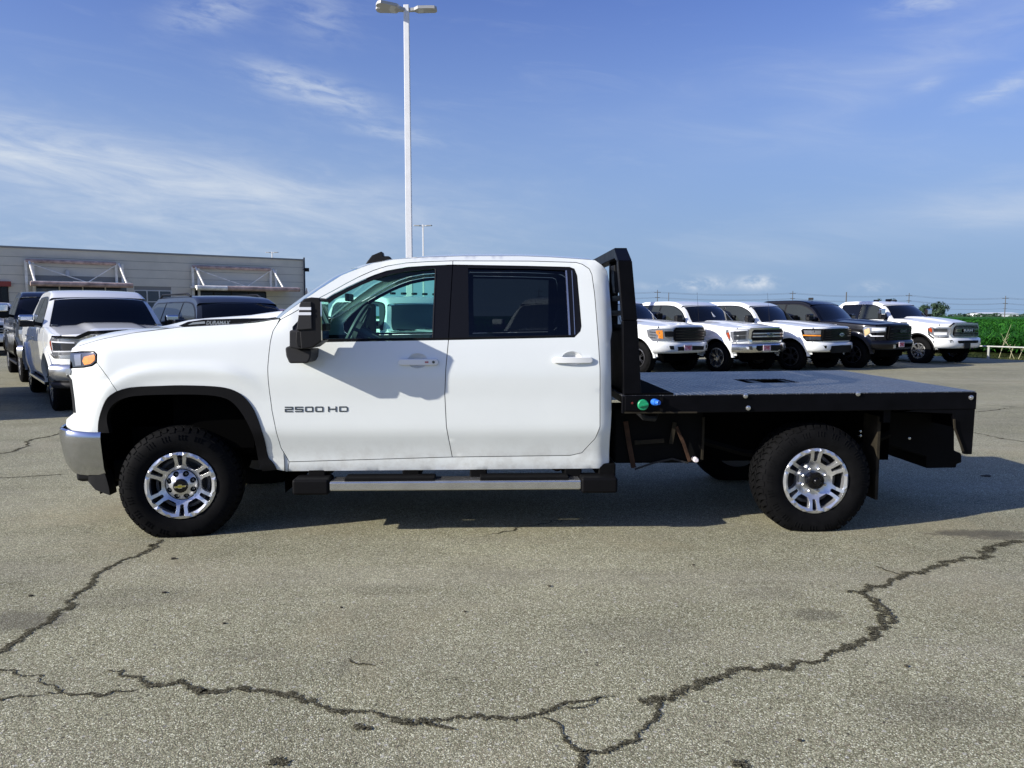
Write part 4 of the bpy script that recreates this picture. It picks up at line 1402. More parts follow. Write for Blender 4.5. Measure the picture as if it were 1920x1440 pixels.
# bonnet scoop badge
for s in (0, 1):
    bx = [PY(u, v, .40) for u, v in [(338,611),(356,603),(385,599),(460,596.8),(505,596.5),(545,591),(560,596),(520,604),(480,610),(440,613),(360,615)]]
    y0 = .36 if s == 0 else 1.56
    q = MB(); q.prism(bx, y0, y0 + .08); b2 = q.build('bonnet_badge', M['gloss_black'], hero, 40, bevel=.004)
    if s == 0:
        x0, z0 = PY(387, 608.5, .355); x1, z1 = PY(432, 601.5, .355)
        fit_text('DURAMAX', b2, x0, x1, z0, z1, .354, M['chrome_soft'], .02, .002, shear=.25)
        q = MB(); q.prism([PY(u, v, .355) for u, v in [(352,609),(362,604.5),(384,602.5),(385,606.5)]], .353, .358); q.build('emblem', M['chrome_soft'], b2)
# roof aerial
q = MB()
q.prism([PY(u, v, .95) for u, v in [(686,498),(690,491),(699,479.5),(716,472.5),(718.5,473),(720,481),(731,481),(735,487),(736,494)]], .90, 1.0)
q.build('roof_aerial', M['plastic'], hero, bevel=.008)

# ------------------------------------------------------------------ tow mirrors
for s in (0, 1):
    def yy(y): return y if s == 0 else 2 * YC - y
    def pr(name, px, y0, y1, m, par, bev=.012, plane=-.26):
        q = MB(); a, c = sorted((yy(y0), yy(y1)))
        q.prism([PY(u, v, plane) for u, v in px], a, c)
        return q.build(name, m, par, 40, bevel=bev, seg=3)
    arm = pr('tow_mirror', [(534,652),(546,647),(562,655),(583,655),(582,672),(577,681),(542,681.5),(536,668)], -.20, .05, M['plastic_mid'], hero, .012, -.2)
    pr('housing', [(562,603),(565,566),(572,560),(585,557.5),(600,558.5),(604,566),(604.5,640),(588,652),(566,655)], -.285, -.06, M['plastic'], arm, .014)
    pr('front_shell', [(558,620),(562,590),(563.5,572),(566,566),(586,566),(587.5,617),(560,619)], -.295, -.07, M['plastic_mid'], arm, .01)
    pr('lower_shell', [(543,619),(585,619),(586,652),(558,655),(543,652)], -.27, -.05, M['plastic_mid'], arm, .012)
    pr('pad', [(556,622),(576,622),(578,628),(578,650),(558,650),(555,640)], -.277, -.1, M['plastic'], arm, .008)
    pr('marker_lamp', [(563.5,576),(586,576),(586,581.5),(563,581.5)], -.299, -.1, M['lens_white'], arm, .002)
    pr('marker_lamp', [(563,585.5),(586,585.5),(586,591),(562.5,591)], -.299, -.1, M['lens_white'], arm, .002)
    pr('bracket', [(604,606),(610,608),(610,620),(604,621)], -.24, -.1, M['plastic'], arm, .004)
    q = MB(); x0, z0 = PY(604.8, 638, -.26); x1, z1 = PY(604.8, 566, -.26)
    q.box(x0 - .003, x0 + .004, min(yy(-.285), yy(-.08)), max(yy(-.285), yy(-.08)), z0, z1)
    q.build('mirror_glass', M['mirror'], arm)

# ------------------------------------------------------------------ cabin
q = MB(); q.box(.40, .95, .12, 1.88, .9, 1.30); q.build('dashboard', M['interior'], hero, bevel=.06, seg=3)
q = MB(); q.box(-.1, .45, .15, 1.85, .6, 1.32); q.build('bulkhead', M['dark'], hero)
q = MB(); q.box(.75, 2.85, .14, 1.86, .52, .56); q.build('cab_floor', M['dark'], hero)
swx, swz = PY(664, 612, .42)
mt = Matrix.Translation((swx, .52, swz - .02)) @ Matrix.Rotation(R(-62), 4, 'Y')
q = MB()
q.lathe([(.19 + .016 * math.cos(a), .016 * math.sin(a)) for a in [2 * PI * i / 8 for i in range(8)]], 36, mt, 'z', True)
for a in (0.2, PI - .2, -PI / 2):
    q.tube([mt @ Vector((math.cos(a) * .05, math.sin(a) * .05, .0)), mt @ Vector((math.cos(a) * .19, math.sin(a) * .19, 0))], .014, 6)
q.lathe([(0, .02), (.06, .018), (.065, -.03)], 20, mt, 'z')
q.tube([mt @ Vector((0, 0, -.02)), mt @ Vector((0, 0, -.35))], .04, 8)
q.build('steering_wheel', mat('wheel_grip', (.10, .10, .10), .45), hero)
for y in (.30, 1.20):
    for x in (1.55, 2.50):
        q = MB()
        q.box(x - .45, x + .05, y, y + .52, .75, .92)
        m4 = Matrix.Translation((x, 0, .90)) @ Matrix.Rotation(R(14), 4, 'Y')
        q.box(0, .14, y + .02, y + .50, 0, .52, m4)
        q.box(.02, .11, y + .13, y + .38, .55, .72, m4)
        q.build('seat', M['interior'], hero, bevel=.04, seg=3)
x, z = PY(655, 558, 1.0)
q = MB(); q.box(x - .015, x + .015, .88, 1.12, z - .03, z + .03); q.build('interior_mirror', M['plastic'], hero, bevel=.008)

# ------------------------------------------------------------------ wheels
def tyre_mesh(R0=.404, w=.285, drop=.358, nl=50):
    q = MB()
    rb = R0 - .013
    prof = [(.222, .05), (.230, .030), (.240, .014), (.262, .004), (.300, .0), (.335, .003), (.362, .014), (.380, .028), (rb - .006, .042), (rb, .060)]
    prof = prof + [(r, w - h) for r, h in reversed(prof)]
    q.lathe(prof, 72)
    rnd = random.Random(3)
    def blk(a0, a1, y0, y1, r0a, r0b, r1, sk=0.0):
        """tread block between angles a0..a1; r0a/r0b top radius at y0/y1"""
        vs = []
        for a, k in ((a0, 0), (a1, 0)):
            for y, ro in ((y0, r0a), (y1, r0b)):
                aa = a + sk * (y - w / 2)
                for r in (r1 if y != y0 else min(r1, ro - .012), ro):
                    vs.append((r * math.cos(aa), y, r * math.sin(aa)))
        q.add(vs, [(0, 1, 3, 2), (4, 6, 7, 5), (1, 5, 7, 3), (0, 4, 5, 1), (2, 3, 7, 6)])
    for i in range(nl):
        a = 2 * PI * i / nl; st = 2 * PI / nl
        v = .06 * st * (i % 3 - 1)
        for m in (0, 1):
            f = (lambda y: y) if m == 0 else (lambda y: w - y)
            y0 = .014 if i % 2 else .022
            pts = (f(y0), f(.040), f(.076))
            hi = a + (st / 2 if m else 0)
            # shoulder lug: runs down the side wall, then across the crown
            blk(hi + .1 * st + v, hi + .80 * st, pts[0], pts[1], R0 - (.034 if i % 2 else .026), R0 - .006, .365, 0)
            blk(hi + .1 * st + v, hi + .80 * st, pts[1], pts[2], R0 - .006, R0, rb - .01, 1.2 if m == 0 else -1.2)
        for c, (ya, yb) in enumerate(((.082, .112), (.117, .168), (.173, .203))):
            o = (.25 + .33 * c) * st
            blk(a + o, a + o + .74 * st, ya, yb, R0, R0, rb - .01, 1.5 if c % 2 else -1.5)
    # raised side-wall ribs
    for i in range(100):
        if i % 5 in (1, 2): continue
        a = 2 * PI * i / 100
        for y in (.0,):
            c0, c1 = math.cos(a), math.cos(a + .012); s0, s1 = math.sin(a), math.sin(a + .012)
            q.add([(r * c, yy_, r * s) for r in (.318, .352) for c, s in ((c0, s0), (c1, s1)) for yy_ in (.010, -.0025 if r < .34 else .004)], [(0, 1, 3, 2), (1, 5, 7, 3), (4, 6, 7, 5), (0, 4, 5, 1), (2, 3, 7, 6)])
    q.v = [(x, y - .010 * sstep(-drop + .10, -drop, z) * (1 if y < w / 2 else -1), max(z, -drop)) for x, y, z in q.v]
    return q.mesh('tyre', M['rubber'], 30)
tyre_me = tyre_mesh()

RS = .94
def squash(q):
    q.v = [(x * RS, y, z * RS) for x, y, z in q.v]
def rim_mesh():
    q = MB()
    Ro = .247
    holes = []
    def pol(r, a): return (r * math.cos(a), r * math.sin(a))
    for k in range(6):
        c = PI / 2 + k * PI / 3                        # axis of a spoke pair
        hw = .020
        # slot between the twin spokes
        a = Vector((math.cos(c), math.sin(c))); n = Vector((-a.y, a.x))
        holes.append([tuple(a * r + n * o) for r, o in ((.148, -.012), (.144, 0), (.148, .012), (.222, .019), (.228, 0), (.222, -.019))])
        # big window between pairs
        c2 = c + PI / 6
        a2 = Vector((math.cos(c2), math.sin(c2))); n2 = Vector((-a2.y, a2.x))
        h = []
        for ang in [i / 8 * 2 - 1 for i in range(9)]:
            h.append(pol(.214, c2 + ang * .315))
        h += [tuple(a2 * .160 + n2 * .050), tuple(a2 * .137 + n2 * .030), tuple(a2 * .137 - n2 * .030), tuple(a2 * .160 - n2 * .050)]
        holes.append(h)
    def surf(x, z):
        r = math.hypot(x, z)
        y = table(r, [(0, .058), (.112, .058), (.130, .044), (.165, .026), (.215, .012), (.232, .002), (.240, .002), (.247, .012)])
        return (x, y, z)
    q.panel(circle(0, 0, Ro, 72), surf, (0, 1, 0), .045, .014, .02, holes)
    squash(q); me = q.mesh('rim', M['alloy'], 30)
    # barrel behind the face
    q = MB()
    q.lathe([(.246, .012), (.236, .06), (.222, .12), (.222, .24)], 40)
    q.lathe([(.0, .20), (.20, .20)], 24)
    q.lathe([(.17, .11), (.19, .11), (.19, .13), (.17, .13)], 32, None, 'y', True)
    q.lathe([(.0, .262), (.25, .262)], 32)
    squash(q); me2 = q.mesh('barrel', M['alloy_in'], 40)
    return me, me2
rim_me, barrel_me = rim_mesh()
q = MB(); q.lathe([(0, -.012), (.007, -.012), (.0115, -.008), (.0125, .012)], 6); nut_me = q.mesh('lug_nut', M['chrome_soft'], 30); nut_dark_me = q.mesh('lug_nut', M['badge'], 30)
# front hub cover with eight cut-outs round a black badge cap
q = MB()
hh = [[tuple(Vector((math.cos(PI / 8 + k * PI / 4), math.sin(PI / 8 + k * PI / 4))) * .088 + Vector((.020 * math.cos(t) * math.cos(PI / 8 + k * PI / 4) - .021 * math.sin(t) * math.sin(PI / 8 + k * PI / 4), .020 * math.cos(t) * math.sin(PI / 8 + k * PI / 4) + .021 * math.sin(t) * math.cos(PI / 8 + k * PI / 4)))) for t in [2 * PI * i / 12 for i in range(12)]] for k in range(8)]
q.panel(circle(0, 0, .114, 48), lambda x, z: (x, -.012 + .055 * (math.hypot(x, z) / .114) ** 2.2, z), (0, 1, 0), .022, .012, .015, hh)
squash(q); hubcover_me = q.mesh('hub_cover', M['alloy'], 30)
q = MB(); q.lathe([(.114, .044), (.114, .05), (.0, .05)], 32); squash(q); hubback_me = q.mesh('hub_plate', M['dark'], 30)
q = MB(); q.lathe([(0, -.022), (.040, -.021), (.047, -.016), (.049, -.005)], 32); cap_me = q.mesh('centre_cap', M['gloss_black'], 30)
bow = [(-.036, -.012), (-.040, .000), (-.016, .002), (-.013, .011), (.012, .012), (.014, .004), (.040, .006), (.036, -.006), (.014, -.006), (.011, -.015), (-.013, -.015), (-.015, -.009)]
q = MB(); q.prism(bow, -.026, -.020); bow_me = q.mesh('badge_border', M['chrome'], 30)
q = MB(); q.prism([(x * .86, z * .72) for x, z in bow], -.0275, -.020); bow2_me = q.mesh('badge', M['gold'], 30)
q = MB()
q.lathe([(.0, -.045), (.022, -.045), (.028, -.038), (.030, -.020), (.058, -.018), (.066, -.006), (.068, .05)], 28)
for k in range(8):
    a = k * PI / 4
    q.lathe([(0, -.026), (.007, -.026), (.008, -.016)], 6, Matrix.Translation((.046 * math.cos(a), 0, .046 * math.sin(a))))
squash(q); axlecap_me = q.mesh('axle_hub', M['gloss_black'], 30)
def hero_wheel(x, s, z=.360, steer=0.0, front=True, spin=0.0):
    y = .0 if s == 0 else 2 * YC
    w = bpy.data.objects.new('wheel', rim_me)
    C.objects.link(w); w.parent = hero
    w.location = (x, y + (.015 if s == 0 else -.015), z)
    w.rotation_euler = (0, 0, (steer if s == 0 else PI + steer))
    md = w.modifiers.new('bevel', 'BEVEL'); md.width = .0045; md.segments = 2; md.limit_method = 'ANGLE'; md.angle_limit = R(50)
    part('barrel', barrel_me, w)
    part('tyre', tyre_me, w)
    if front:
        part('hub_cover', hubcover_me, w, (0, .012, 0)); part('hub_plate', hubback_me, w, (0, .006, 0))
        part('centre_cap', cap_me, w, (0, .014, 0)); part('badge_border', bow_me, w, (0, .014, 0)); part('badge', bow2_me, w, (0, .014, 0))
        for k in range(8):
            a = PI / 8 + k * PI / 4
            part('lug_nut', nut_dark_me, w, (.080 * math.cos(a), .050, .080 * math.sin(a)))
    else:
        part('axle_hub', axlecap_me, w, (0, .02, 0))
        for k in range(8):
            a = PI / 8 + k * PI / 4
            part('lug_nut', nut_me, w, (.084 * math.cos(a), .046, .084 * math.sin(a)))
    return w
for s in (0, 1):
    hero_wheel(-.017, s, .360, R(11), True)
    hero_wheel(4.388, s, .364, 0, False)

# ------------------------------------------------------------------ chassis
q = MB()
for y in (.50, 1.40):
    q.box(-.55, 5.25, y, y + .10, .50, .70)
for x in (.9, 1.9, 2.9, 3.6, 4.1, 4.9):
    q.box(x, x + .10, .6, 1.4, .52, .66)
q.build('frame', M['chassis'], hero)
q = MB()
for x in (-.017, 4.388):
    q.tube([(x, .25, .37), (x, 1.75, .37)], .055, 10)
    q.lathe([(0, -.16), (.10, -.12), (.16, -.03), (.16, .04), (.08, .12), (0, .14)], 14, Matrix.Translation((x + .02, 1.05, .38)) @ Matrix.Rotation(PI / 2, 4, 'Z'))
q.build('axle', M['chassis'], hero)
for y in (.42, 1.50):
    q = MB()
    q.tube([(3.65, y, .60), (4.0, y, .50), (4.388, y, .46), (4.8, y, .50), (5.1, y, .64)], .035, 6)
    q.build('leaf_spring', M['chassis'], hero)
    q = MB(); q.tube([(4.2, y + .05, .40), (4.0, y + .05, .80)], .035, 8); q.build('shock_absorber', M['chassis'], hero)
q = MB(); q.box(.70, 3.0, .62, 1.38, .36, .54); q.tube([(1.0, 1.5, .42), (3.2, 1.5, .42), (3.6, 1.6, .5), (4.9, 1.62, .52)], .05, 8); q.build('transmission', M['chassis'], hero, bevel=.04)

# running boards
for s in (0, 1):
    def sy(a, c): return (a, c) if s == 0 else (2 * YC - c, 2 * YC - a)
    xa, zt = PY(617, 903, -.06); xb, _ = PY(1090, 903, -.06)
    _, zb = PY(850, 925, -.06); _, zb2 = PY(850, 919, -.06)
    q = MB(); q.box(xa, xb, *sy(-.07, .10), zb2, zt); rb = q.build('running_board', M['chrome_soft'], hero, bevel=.012, seg=3)
    for u0, u1 in ((548, 617.5), (1089.5, 1158)):
        x0, _ = PY(u0, 910, -.06); x1, _ = PY(u1, 910, -.06)
        q = MB(); q.box(x0, x1, *sy(-.078, .12), zb - .004, zt + .018); q.build('end_cap', M['arch'], rb, bevel=.02, seg=3)
    for u0, u1 in ((645, 815), (900, 1067)):
        x0, _ = PY(u0, 905, -.06); x1, _ = PY(u1, 905, -.06)
        q = MB(); q.box(x0, x1, *sy(-.055, .09), zt - .002, zt + .022)
        q.build('tread_pad', M['rubber'], rb, bevel=.008)
    for u in (600, 772, 895, 1068, 1130):
        x0, _ = PY(u, 905, .2)
        q = MB(); q.box(x0 - .05, x0 + .07, *sy(.06, .52), zt - .02, zt + .09); q.build('bracket', M['chassis'], rb, bevel=.01)
    x0, z0 = PY(1046, 888, .15); q = MB(); q.lathe([(0, -.01), (.05, -.01), (.055, .06), (.0, .06)], 16, Matrix.Translation((x0, .2 if s == 0 else 1.8, .46))); q.build('bushing', M['rust'], rb)

# ------------------------------------------------------------------ flatbed
DX0, DX1 = PY(1166, 740, -.02)[0], PY(1831, 735, -.02)[0]
def deckz(x): return lerp(.978, .999, (x - DX0) / (DX1 - DX0))
YF = 2 * YC + .03
dm, dt, dp, dn = new_mat('tread_plate')
dob = dn.n('ShaderNodeTexCoord').outputs['Object']
def lozenge(rot, ofs):
    mp = dn.n('ShaderNodeMapping'); mp.inputs['Rotation'].default_value = (0, 0, rot); mp.inputs['Location'].default_value = (ofs, ofs, 0)
    dt.links.new(dob, mp.inputs[0])
    s = dn.n('ShaderNodeSeparateXYZ'); dt.links.new(mp.outputs[0], s.inputs[0])
    def cell(o, k): return dn.m('SUBTRACT', dn.m('FRACT', dn.m('MULTIPLY', o, k)), .5)
    a, c = cell(s.outputs[0], 15.0), cell(s.outputs[1], 15.0)
    e = dn.m('ADD', dn.m('MULTIPLY', dn.m('MULTIPLY', a, a), 6.0), dn.m('MULTIPLY', dn.m('MULTIPLY', c, c), 60.0))
    return dn.smooth(e, 1.0, .35)
hgt = dn.m('MAXIMUM', lozenge(R(45), 0.0), lozenge(R(-45), 0.0333))
db_ = dn.n('ShaderNodeBump'); db_.inputs['Strength'].default_value = .9; db_.inputs['Distance'].default_value = .010
dt.links.new(hgt, db_.inputs['Height']); dt.links.new(db_.outputs[0], dp.inputs['Normal'])
wn = dn.noise(dob, 3.0, 5, .65)
dbase = dn.ramp(wn, [(.3, (.010, .011, .014)), (.7, (.026, .027, .032))])
dt.links.new(dn.mix(dn.m('MULTIPLY', hgt, .9), dbase, (.24, .245, .255)), dp.inputs['Base Color'])
dt.links.new(dn.m('SUBTRACT', dn.m('MULTIPLY_ADD', wn, .22, .26), dn.m('MULTIPLY', hgt, .10)), dp.inputs['Roughness'])
dp.inputs['Specular IOR Level'].default_value = .7
q = MB()
hx = [PY(u, v, y) for u, v, y in ((1, 1, 1),)]
def deck_pt(u, v):
    d = _rot @ ray(u, v); t = (.99 - H_CAM.z) / d.z
    return H_CAM.x + t * d.x, H_CAM.y + t * d.y
hole = [deck_pt(1375, 710.5), deck_pt(1468, 709.5), deck_pt(1496, 717.5), deck_pt(1403, 718.5)]
hx0, hx1 = (hole[0][0] + hole[3][0]) / 2, (hole[1][0] + hole[2][0]) / 2
hy0, hy1 = hole[2][1], hole[0][1]
hole = [(hx0, hy0), (hx1, hy0), (hx1, hy1), (hx0, hy1)]
q.panel([(DX0, -.03), (DX1 - .02, -.03), (DX1, -.01), (DX1, YF - .02), (DX1 - .02, YF), (DX0, YF)], lambda x, y: (x, y, deckz(x)), (0, 0, -1), .006, .25, .4, [hole])
deck = q.build('flatbed_deck', dm, hero, 30)
q = MB(); q.box(hx0 - .01, hx1 + .01, hy0 - .01, hy1 + .01, .86, .868); q.box(hx0 - .012, hx0, hy0, hy1, .86, .97); q.box(hx1, hx1 + .012, hy0, hy1, .86, .97); q.box(hx0, hx1, hy1, hy1 + .012, .86, .97); q.build('hitch_well', M['dark'], deck)
for s in (0, 1):
    y0 = -.034 if s == 0 else YF - .006
    q = MB()
    q.add([(DX0, y0, .852), (DX1 - .004, y0, .874), (DX1 - .004, y0, .992), (DX0, y0, .971), (DX0, y0 + .04, .852), (DX1 - .004, y0 + .04, .874), (DX1 - .004, y0 + .04, .992), (DX0, y0 + .04, .971)], [(0, 1, 2, 3), (7, 6, 5, 4), (0, 4, 5, 1), (3, 2, 6, 7), (0, 3, 7, 4), (1, 5, 6, 2)])
    q.build('side_rail', M['bed_black'], deck, bevel=.006)
q = MB()
for i in range(9):
    x = lerp(DX0 + .1, DX1 - .1, i / 8); q.box(x, x + .07, .0, 2.0, .86, deckz(x) - .008)
q.build('cross_member', M['bed_black'], deck)
q = MB(); q.box(DX1 - .03, DX1 + .004, .0, 2.0, .72, .985); q.build('tail_board', M['bed_black'], deck)
for u, v in ((1398, 742.5), (1609, 738.5), (1821, 745.5), (1403, 765)):
    x, z = PY(u, v, -.04)
    q = MB(); q.lathe([(0, -.014), (.008, -.014), (.010, -.008), (.016, -.006), (.017, 0)], 14, Matrix.Translation((x, -.036, z))); q.build('bolt', M['chrome_soft'], deck)
# control box with the two sockets
x0, z0 = PY(1172, 771, -.05); x1, z1 = PY(1240, 742, -.05)
q = MB(); q.box(x0, x1, -.046, -.030, z0, z1); cb_ = q.build('socket_box', M['bed_black'], hero, bevel=.004)
q = MB(); q.box(x1 - .006, x1 + .012, -.052, -.03, z0 - .004, z1 - .01); q.build('conduit', M['chassis'], cb_)
q = MB(); q.box(x0, x1 + .25, -.044, .02, z0 - .016, z0 - .006); q.build('dusty_lip', M['mud'], cb_)
gx, gz_ = PY(1205.5, 759, -.05)
q = MB(); q.lathe([(0, -.018), (.032, -.018), (.037, -.014), (.038, .004)], 24, Matrix.Translation((gx, -.046, gz_))); q.box(-.034, .034, -.030, -.014, -.007, .007, Matrix.Translation((gx, -.046, gz_)) @ Matrix.Rotation(R(-12), 4, 'Y')); q.build('green_cap', M['green'], cb_, bevel=.002)
gx, gz_ = PY(1227, 754, -.05)
q = MB(); m4 = Matrix.Translation((gx, -.046, gz_)) @ Matrix.Rotation(R(25), 4, 'Z')
q.lathe([(0, -.055), (.014, -.055), (.017, -.048), (.017, -.028), (.023, -.024), (.024, .01)], 18, m4); q.build('blue_plug', M['blue'], cb_)
gx, gz_ = PY(1186, 756, -.05); q = MB(); q.lathe([(0, -.008), (.007, -.006), (.009, .004)], 12, Matrix.Translation((gx, -.046, gz_))); q.build('indicator', mat('dull_red', (.12, .012, .01), .4), cb_)

# headache rack
rk = MB()
def RX(u, v, y): return PY(u, v, y)
xb, _ = PY(1184, 735, -.0); xm, zm = PY(1180.5, 601, 0.0); xt, zt_ = PY(1171, 489, 0.0); xq, zq = PY(1163.5, 465, .20)
for s in (0, 1):
    def Y(y): return y if s == 0 else 2 * YC - y
    q = MB()
    w = .098
    # near face polygon swept: lower post
    for (xa, za, ya), (xc, zc, yc), (wa, wc) in (((xb + .005, .965, -.02), (xm, zm, -.02), (.125, .100)), ((xm, zm, -.02), (xt, zt_, -.02), (.100, .096)), ((xt, zt_, -.02), (xq, zq, .20), (.096, .09))):
        t = .07
        if yc != ya:
            up = Vector((0, .055, -.055))
        else:
            up = Vector((0, t, 0))
        A = [Vector((xa - wa / 2, Y(ya), za)), Vector((xa + wa / 2, Y(ya), za)), Vector((xc + wc / 2, Y(yc), zc)), Vector((xc - wc / 2, Y(yc), zc))]
        upv = Vector((0, up.y * (1 if s == 0 else -1), up.z))
        ina = Vector((0, t * (1 if s == 0 else -1), 0))
        inb = ina if yc == ya else Vector((0, 0, -t))
        Bv = [A[0] + ina, A[1] + ina, A[2] + inb, A[3] + inb]
        q.add(A + Bv, [(0, 1, 2, 3), (7, 6, 5, 4), (0, 3, 7, 4), (1, 5, 6, 2), (2, 6, 7, 3), (0, 4, 5, 1)])
    post = q.build('headache_rack' if s == 0 else 'rack_post', M['bed_black'], hero if s == 0 else rack, bevel=.006)
    if s == 0: rack = post
q = MB(); q.box(xq - .045, xq + .045, .19, 2 * YC - .19, zq - .075, zq); q.build('top_beam', M['bed_black'], rack, bevel=.006)
q = MB(); q.box(xm - .02, xm - .012, .02, 1.98, .97, 1.46); q.build('backing_sheet', M['bed_black'], rack)
for v in (562, 587.5):
    _, zz = PY(1158, v, .9); q = MB(); q.box(xm - .03, xm + .01, .03, 1.97, zz - .018, zz + .018); q.build('cross_bar', M['bed_black'], rack)
for y in (.62, 1.38):
    q = MB(); q.box(xm - .045, xm + .02, y - .02, y + .02, 1.4, zq - .05); q.build('window_bar', M['bed_black'], rack)
x, z = PY(1154, 523, .5)
q = MB(); q.prism([PY(u, v, .5) for u, v in [(1149,497),(1159,499),(1160,545),(1157,552),(1152,551),(1150,530)]], .45, .62); q.build('work_lamp', M['plastic'], rack, bevel=.008)

# undertray between the cab and the wheel, well sides, tail
q = MB(); q.box(PY(1150, 800, .3)[0], PY(1316, 800, .3)[0], .26, .60, .45, .86); q.build('tank', M['chassis'], hero, bevel=.02)
for y in (.40, 1.58):
    q = MB(); q.box(PY(1300, 800, .4)[0], PY(1668, 800, .4)[0], y, y + .02, .44, .90); q.build('wheel_well', M['dark'], hero)
def strap(pts, y, w, m, name):
    q = MB()
    P3 = [Vector((PY(u, v, y)[0], y, PY(u, v, y)[1])) for u, v in pts]
    for a, c in zip(P3, P3[1:]): q.bar(a, c, .012, w, (1, 0, 0))
    q.build(name, m, hero)
strap([(1173, 790), (1180, 835), (1188, 877)], .24, .035, M['rust'], 'bracket')
strap([(1265, 792), (1258, 832)], .22, .028, M['mud'], 'bracket')
strap([(1268, 800), (1282, 832), (1293, 865)], .22, .022, M['rust'], 'bracket')
strap([(1319, 782), (1318, 830), (1316, 862)], .22, .016, M['mud'], 'bracket')
strap([(1190, 830), (1245, 826)], .23, .03, M['mud'], 'bracket')
strap([(1190, 880), (1225, 868), (1260, 860), (1290, 868)], .24, .012, M['plastic_mid'], 'cable')
x, z = PY(1305, 862.5, .2); q = MB(); q.lathe([(0, -.012), (.014, -.012), (.019, -.004), (.019, .05)], 16, Matrix.Translation((x, .2, z))); q.build('filler_cap', M['plate'], hero)
x, z = PY(1210, 782, .1); q = MB(); q.tube([(x - .06, .08, .86), (x - .01, .08, .81), (x + .06, .1, .80), (x + .10, .2, .83)], .022, 8); q.build('hose', M['plastic_mid'], hero)
for s in (0, 1):
    yy0 = .05 if s == 0 else 1.61
    x0, zt2 = PY(1655, 780, .1); _, zb2 = PY(1655, 937, .1)
    q = MB(); q.box(-.012, .012, yy0 + .05, yy0 + .26, zb2, zt2, Matrix.Translation((x0 - .02, 0, 0)) ); q.build('mud_flap', M['mud'], hero, bevel=.004)
    q = MB(); q.box(x0 - .02, x0 + .03, yy0, yy0 + .3, zt2 - .04, .88); q.build('flap_bracket', M['bed_black'], hero)
    sgn = 1 if s == 0 else -1
    y0 = -.028 if s == 0 else 2.0
    q = MB(); q.prism([PY(u, v, -.03) for u, v in [(1700,772),(1831,740),(1823,852),(1809,852),(1801,826),(1791,800),(1787,776)]], y0, y0 + .03); q.build('tail_skirt', M['bed_black'], deck, bevel=.004)
q = MB(); q.prism([PY(u, v, .45) for u, v in [(1640,770),(1790,776),(1790,845),(1803,850),(1803,868),(1795,870),(1793,877),(1736,878),(1736,857),(1668,836),(1640,830)]], .45, 1.55); q.build('hitch_frame', M['chassis'], hero, bevel=.01)
strap([(1789, 786), (1790, 803), (1797, 822), (1806, 846)], -.04, .010, M['mud'], 'skirt_edge_line')  # added strip tracing the thin light line along the tail skirt's edge
for u, v in ((1667, 785), (1706, 822), (1610, 808), (1610, 816)):
    x, z = PY(u, v, .35 if u > 1650 else .38); q = MB(); q.lathe([(0, -.01), (.010, -.008), (.013, .01)], 10, Matrix.Translation((x, .36, z))); q.build('bolt', M['chrome_soft'], hero)
q = MB(); q.box(DX0 + .02, 3.36, -.02, YF - .02, deckz(3.1) - .002, deckz(3.2) + .012); q.build('rack_reflection_plate', M['dark'], deck, bevel=.003)  # matte black plate stands in for the rack's dark reflection in the deck
